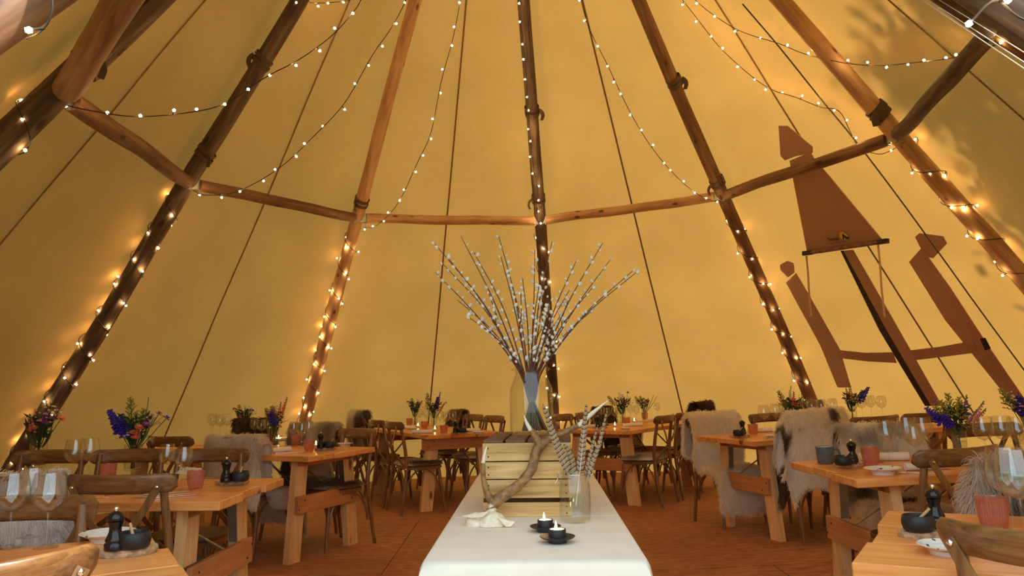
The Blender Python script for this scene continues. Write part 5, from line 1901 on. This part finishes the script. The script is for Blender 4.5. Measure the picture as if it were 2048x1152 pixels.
tips = [(870, 488, -.10), (871, 545, .10), (893, 512, .0), (886, 528, .16), (922, 473, .12), (948, 505, -.05), (933, 631, -.12), (915, 600, .1), (998, 473, .05), (1002, 513, -.1), (1022, 560, .12), (1045, 556, -.05), (1070, 500, .1), (1078, 572, -.12), (1104, 483, .0), (1089, 568, .14),
        (1100, 600, -.1), (1123, 628, .05), (1152, 523, .0), (1139, 580, .12), (1206, 485, -.05), (1220, 520, .1), (1266, 541, .0), (1272, 545, -.12), (1189, 617, .1), (1185, 575, -.1)]
posn = ['far left', 'left', 'left', 'left', 'left', 'left', 'lowest left', 'low left', 'centre left', 'centre left', 'centre', 'centre', 'centre', 'centre', 'centre right', 'centre right', 'right', 'right', 'right', 'right', 'right', 'right', 'far right', 'far right', 'lowest right', 'right']
rnd = random.Random(77)
order = sorted(range(len(tips)), key=lambda i: tips[i][0])
rank = {i: k for k, i in enumerate(order)}
for i, (tx, ty, dy) in enumerate(tips):
    tip = at_y(tx, ty, VB.y + dy)
    f = (tx - 1064) / 210
    mouth = Vector((VB.x + .052 * max(-1, min(1, f * 1.1)) * vs_, VB.y + .05 * dy / .16 * vs_ * .8, RIMZ + .01))
    base = Vector((VB.x - .055 * max(-1, min(1, f * 1.3)) * vs_ * rnd.uniform(.2, 1.2) + rnd.uniform(-.012, .012), VB.y - .04 * dy / .16 * vs_, KTOP + .015))
    mid = mouth.lerp(tip, .5)
    out = Vector((f, 0, 0)) * (.02 + .02 * rnd.random())
    mid = mid - out * .8 + Vector((rnd.uniform(-.012, .012), rnd.uniform(-.01, .01), .012))
    P = smooth_path([base, base.lerp(mouth, .5), mouth, mid, tip], 34)
    o = empty('willow_branch', Matrix.Translation(base))
    side = 'left' if tx < 1010 else ('right' if tx > 1115 else 'middle')
    hgt = 'tip reaching high' if ty < 515 else ('tip at middle height' if ty < 570 else 'short and low')
    k_ = rank[i] + 1
    nth = {1: 'outermost', 2: 'second', 3: 'third', 4: 'fourth', 5: 'fifth', 6: 'sixth', 7: 'seventh', 8: 'eighth', 9: 'ninth', 10: 'tenth', 11: 'eleventh', 12: 'twelfth', 13: 'thirteenth'}
    lab = f'pussy willow branch, {nth[k_]} from the left by its tip, {hgt}' if k_ <= 13 else f'pussy willow branch, {nth[len(tips) + 1 - k_]} from the right by its tip, {hgt}'
    tag(o, lab, 'branch', 'willow branches in the glass jar')
    mb = MB()
    rel = [p - base for p in P]
    mb.tube(rel, [.0048 - .0034 * j / 33 for j in range(34)], 6)
    # a side twig on some
    tw = []
    if i % 3 == 0:
        a = rel[22]
        d = (rel[26] - rel[20]).normalized()
        sd = Vector((rnd.choice((-1, 1)) * .6, rnd.uniform(-.5, .5), .5))
        tw = smooth_path([a, a + d * .04 + sd * .03, a + d * .12 + sd * .055], 8)
        mb.tube(tw, [.0018] * 8, 5)
    mb.build('stem', M['stem_red'], o)
    j = 18.0
    while j < 33.4:
        a = rel[int(j)].lerp(rel[min(33, int(j) + 1)], j - int(j))
        sgn = rnd.choice((-1, 1))
        off = Vector((sgn * .008, rnd.uniform(-.008, .008), .003))
        c = link('catkin', CATK, o)
        c.location = a + off
        c.scale = [rnd.uniform(.55, 1.0)] * 3
        c.rotation_euler = (rnd.uniform(-.5, .5), sgn * .5, 0)
        j += rnd.uniform(.7, 1.7) if ty < 600 else rnd.uniform(.9, 1.8)
    for p in tw[3:]:
        c = link('catkin', CATK, o)
        c.location = p + Vector((rnd.uniform(-.006, .006), 0, rnd.uniform(-.006, .006)))
        c.scale = [rnd.uniform(.5, .8)] * 3

# clip-top jar of pheasant feathers
JB = ct(1151, 1043)
js = JB.y / 2.66
jar = [(0, 0), (.040, 0), (.049, .003), (.0525, .012), (.0535, .03), (.0535, .10), (.051, .125), (.045, .143), (.0415, .150), (.041, .160), (.0445, .163), (.045, .170), (.041, .173), (.0375, .170), (.038, .160), (.0385, .150), (.042, .142), (.048, .124), (.0505, .10), (.0505, .03), (.049, .014), (.044, .007), (0, .006)]
wire = MB()
wire.tube([(.0425 * math.cos(t), .0425 * math.sin(t), .157) for t in np.linspace(0, 2 * PI, 30)], .0014, 6)
clip = MB()
clip.tube(smooth_path([(-.042, -.01, .157), (-.054, -.012, .166), (-.056, -.012, .145), (-.066, -.014, .128), (-.072, -.016, .126)], 14), .0015, 6)
clip.tube(smooth_path([(-.042, .01, .157), (-.054, .012, .160), (-.058, .0, .140), (-.050, -.01, .135)], 12), .0013, 6)
clip.tube(smooth_path([(.042, -.006, .157), (.056, -.006, .154), (.064, -.006, .158)], 8), .0015, 6)
Proto('clip_top_jar', [('body', MB().lathe(jar, 44).mesh('body', M['jar_glass'], angle=50), None), ('wire_band', wire.mesh('wire_band', M['steel']), 'steel wire round the neck'),
                       ('clip', clip.mesh('clip', M['steel']), 'steel wire clip')]).place(Matrix.Translation(JB) @ Matrix.Scale(js, 4), 'clear clip top jar of pheasant feathers beside the crate', 'jar')
feathers = [((1140, 1000), (1134, 940), (1110, 880), (1086, 808), .017, 'leftmost pheasant feather, long and leaning over the vase'),
            ((1152, 1010), (1160, 940), (1166, 880), (1173, 808), .015, 'tall upright pheasant feather with pale quill'),
            ((1146, 1000), (1146, 950), (1142, 915), (1128, 888), .014, 'short pheasant feather behind the leftmost one'),
            ((1168, 1010), (1178, 948), (1198, 890), (1214, 822), .009, 'slender pheasant feather leaning right'),
            ((1162, 1010), (1172, 950), (1182, 905), (1196, 850), .008, 'dark narrow pheasant feather beside the slender one'),
            ((1170, 1015), (1178, 950), (1188, 915), (1204, 884), .011, 'short curved grey feather at the right of the jar')]
for i, (p0, p1, p2, p3, w, lab) in enumerate(feathers):
    Y = JB.y - .012 + .008 * (i % 3)
    P = smooth_path([at_y(*p0, Y), at_y(*p1, Y), at_y(*p2, Y - .01), at_y(*p3, Y - .03)], 30)
    base = P[0]
    zax = (P[-1] - P[0]).normalized()
    xax = zax.cross(Vector((0, -1, 0))).normalized()
    yax = zax.cross(xax)
    FMx = Matrix(((xax.x, yax.x, zax.x, base.x), (xax.y, yax.y, zax.y, base.y), (xax.z, yax.z, zax.z, base.z), (0, 0, 0, 1)))
    inv = FMx.inverted()
    rel = [inv @ p for p in P]
    o = empty('pheasant_feather', FMx)
    tag(o, lab, 'feather', 'pheasant feathers in the jar')
    MB().tube(rel, [.0016 - .0012 * j / 29 for j in range(30)], 6).build('quill', M['napkin'] if i == 1 else M['ribbon'], o)
    mb = MB()
    rows = []
    for j in range(8, 30):
        t = (j - 8) / 21
        ww = w * (min(1, t * 7) ** .6) * (1 - t) ** .45 + .0006
        p = rel[j]
        rag = .0015 * math.sin(j * 2.7 + i)
        rows.append([p + Vector((-ww - rag, .0016, ww * .5)), p + Vector((-ww * .5, .0, ww * .2)), p + Vector((0, -.0006, 0)), p + Vector((ww * .5, .0, ww * .2)), p + Vector((ww + rag, .0016, ww * .5))])
    mb.grid(rows)
    mb.build('vane', M['feather'], o)

# antler leaning on the crate
Yf = fl_.y
def A(px, py, dy=0.0):
    return at_y(px, py, Yf - .035 + dy)
burr = A(986, 1010, -.03)
o = empty('antler', Matrix.Translation(burr))
tag(o, 'brown red deer antler with skull piece leaning on the crate', 'antler')
def tine(mb, pts, rad, n=12, mi=0):
    P = smooth_path([p - burr for p in pts], 26)
    R = []
    for i in range(26):
        t = i / 25 * (len(rad) - 1)
        k = min(int(t), len(rad) - 2)
        R.append((rad[k] + (rad[k + 1] - rad[k]) * (t - k)) * (1 + .05 * math.sin(i * 2.1)))
    mb.tube(P, R, n, True, mi)
mb = MB()
tine(mb, [A(986, 1010, -.03), A(1000, 996, -.025), A(1035, 972, -.02), A(1062, 940, -.015), A(1072, 905, -.01), A(1082, 888, -.01)], [.021, .021, .018, .0175, .0185, .021])
tine(mb, [A(984, 1003, -.03), A(974, 985, -.03), A(967, 955, -.035), A(966, 925, -.04)], [.016, .012, .0095, .008])
tine(mb, [A(1080, 893, -.01), A(1068, 868, -.02), A(1060, 858, -.025)], [.017, .012, .0085])
tine(mb, [A(1080, 893, -.01), A(1098, 877, .0), A(1125, 866, .01), A(1160, 850, .0)], [.016, .013, .011, .0095])
for k in range(26):
    a = 2 * PI * k / 26
    mb.blob(Vector((.021 * math.cos(a), .012 * math.sin(a) - .005, -.006 + .008 * math.cos(a))), .0042, None, 1)
mb.build('beam', M['antler'], o, angle=70)
mb = MB()
tine(mb, [A(966, 927, -.04), A(969, 908, -.042), A(974, 892, -.045)], [.0078, .0055, .0012])
mb.build('tine_tip', M['antler_tip'], o, label='pale polished tip')
mb = MB()
tine(mb, [A(1061, 860, -.025), A(1053, 845, -.03), A(1048, 830, -.035)], [.0085, .006, .0012])
mb.build('tine_tip', M['antler_tip'], o, label='pale polished tip')
mb = MB()
tine(mb, [A(1158, 851, .0), A(1185, 826, -.02), A(1216, 801, -.04)], [.0094, .008, .0015])
mb.build('tine_tip', M['antler_tip'], o, label='pale polished tip')
# skull piece: pedicle, brow plate and eye socket shells
mb = MB()
tine(mb, [A(986, 1013, -.03), A(982, 1024, -.04), A(974, 1036, -.055), A(968, 1044, -.06)], [.017, .015, .021, .030], 16)
sk = ct(978, 1052)
def shell(c, a, bb, cc, seed, th0, th1, ph0, ph1):
    rows = []
    for i in range(14):
        ph = ph0 + (ph1 - ph0) * i / 13
        row = []
        for j in range(18):
            th = th0 + (th1 - th0) * j / 17
            d = Vector((math.cos(th) * math.cos(ph), math.sin(th) * math.cos(ph), math.sin(ph)))
            k = 1 + .10 * noise.noise(d * 2.2 + Vector((seed, 0, 0))) + .05 * noise.noise(d * 7 + Vector((0, seed, 0)))
            row.append(c - burr + Vector((d.x * a * k, d.y * bb * k, d.z * cc * k)))
        rows.append(row)
    mb.grid(rows)
shell(sk + Vector((.012, .0, .004)), .052, .034, .042, 3, -PI, PI, -.08, PI / 2)
shell(sk + Vector((-.048, .012, .003)), .034, .030, .040, 8, -PI, PI, -.08, PI / 2)
mb.poly([sk - burr + Vector(v) for v in ((.03, -.03, .034), (.055, -.034, .026), (.088, -.03, .018), (.074, -.034, .003), (.058, -.036, .0035), (.05, -.036, .012))], .004, (0, 1, .2))
mb.poly([sk - burr + Vector(v) for v in ((-.092, -.01, .036), (-.07, -.012, .040), (-.03, -.022, .048), (.0, -.03, .052), (-.02, -.03, .036), (-.06, -.02, .032))], .004, (0, 1, .3))
mb.build('skull_piece', M['bone'], o, angle=60, label='pale bone skull fragment')
put(TEALIGHT, 1091, 1063, 'lit black tealight holder, the farther of two on the white cloth', 'candle holder', 'black tealight holders', 0, CT, scale=.95)
put(TEALIGHT, 1115, 1085, 'lit black tealight holder, the nearer of two on the white cloth', 'candle holder', 'black tealight holders', .4, CT, scale=1.0)
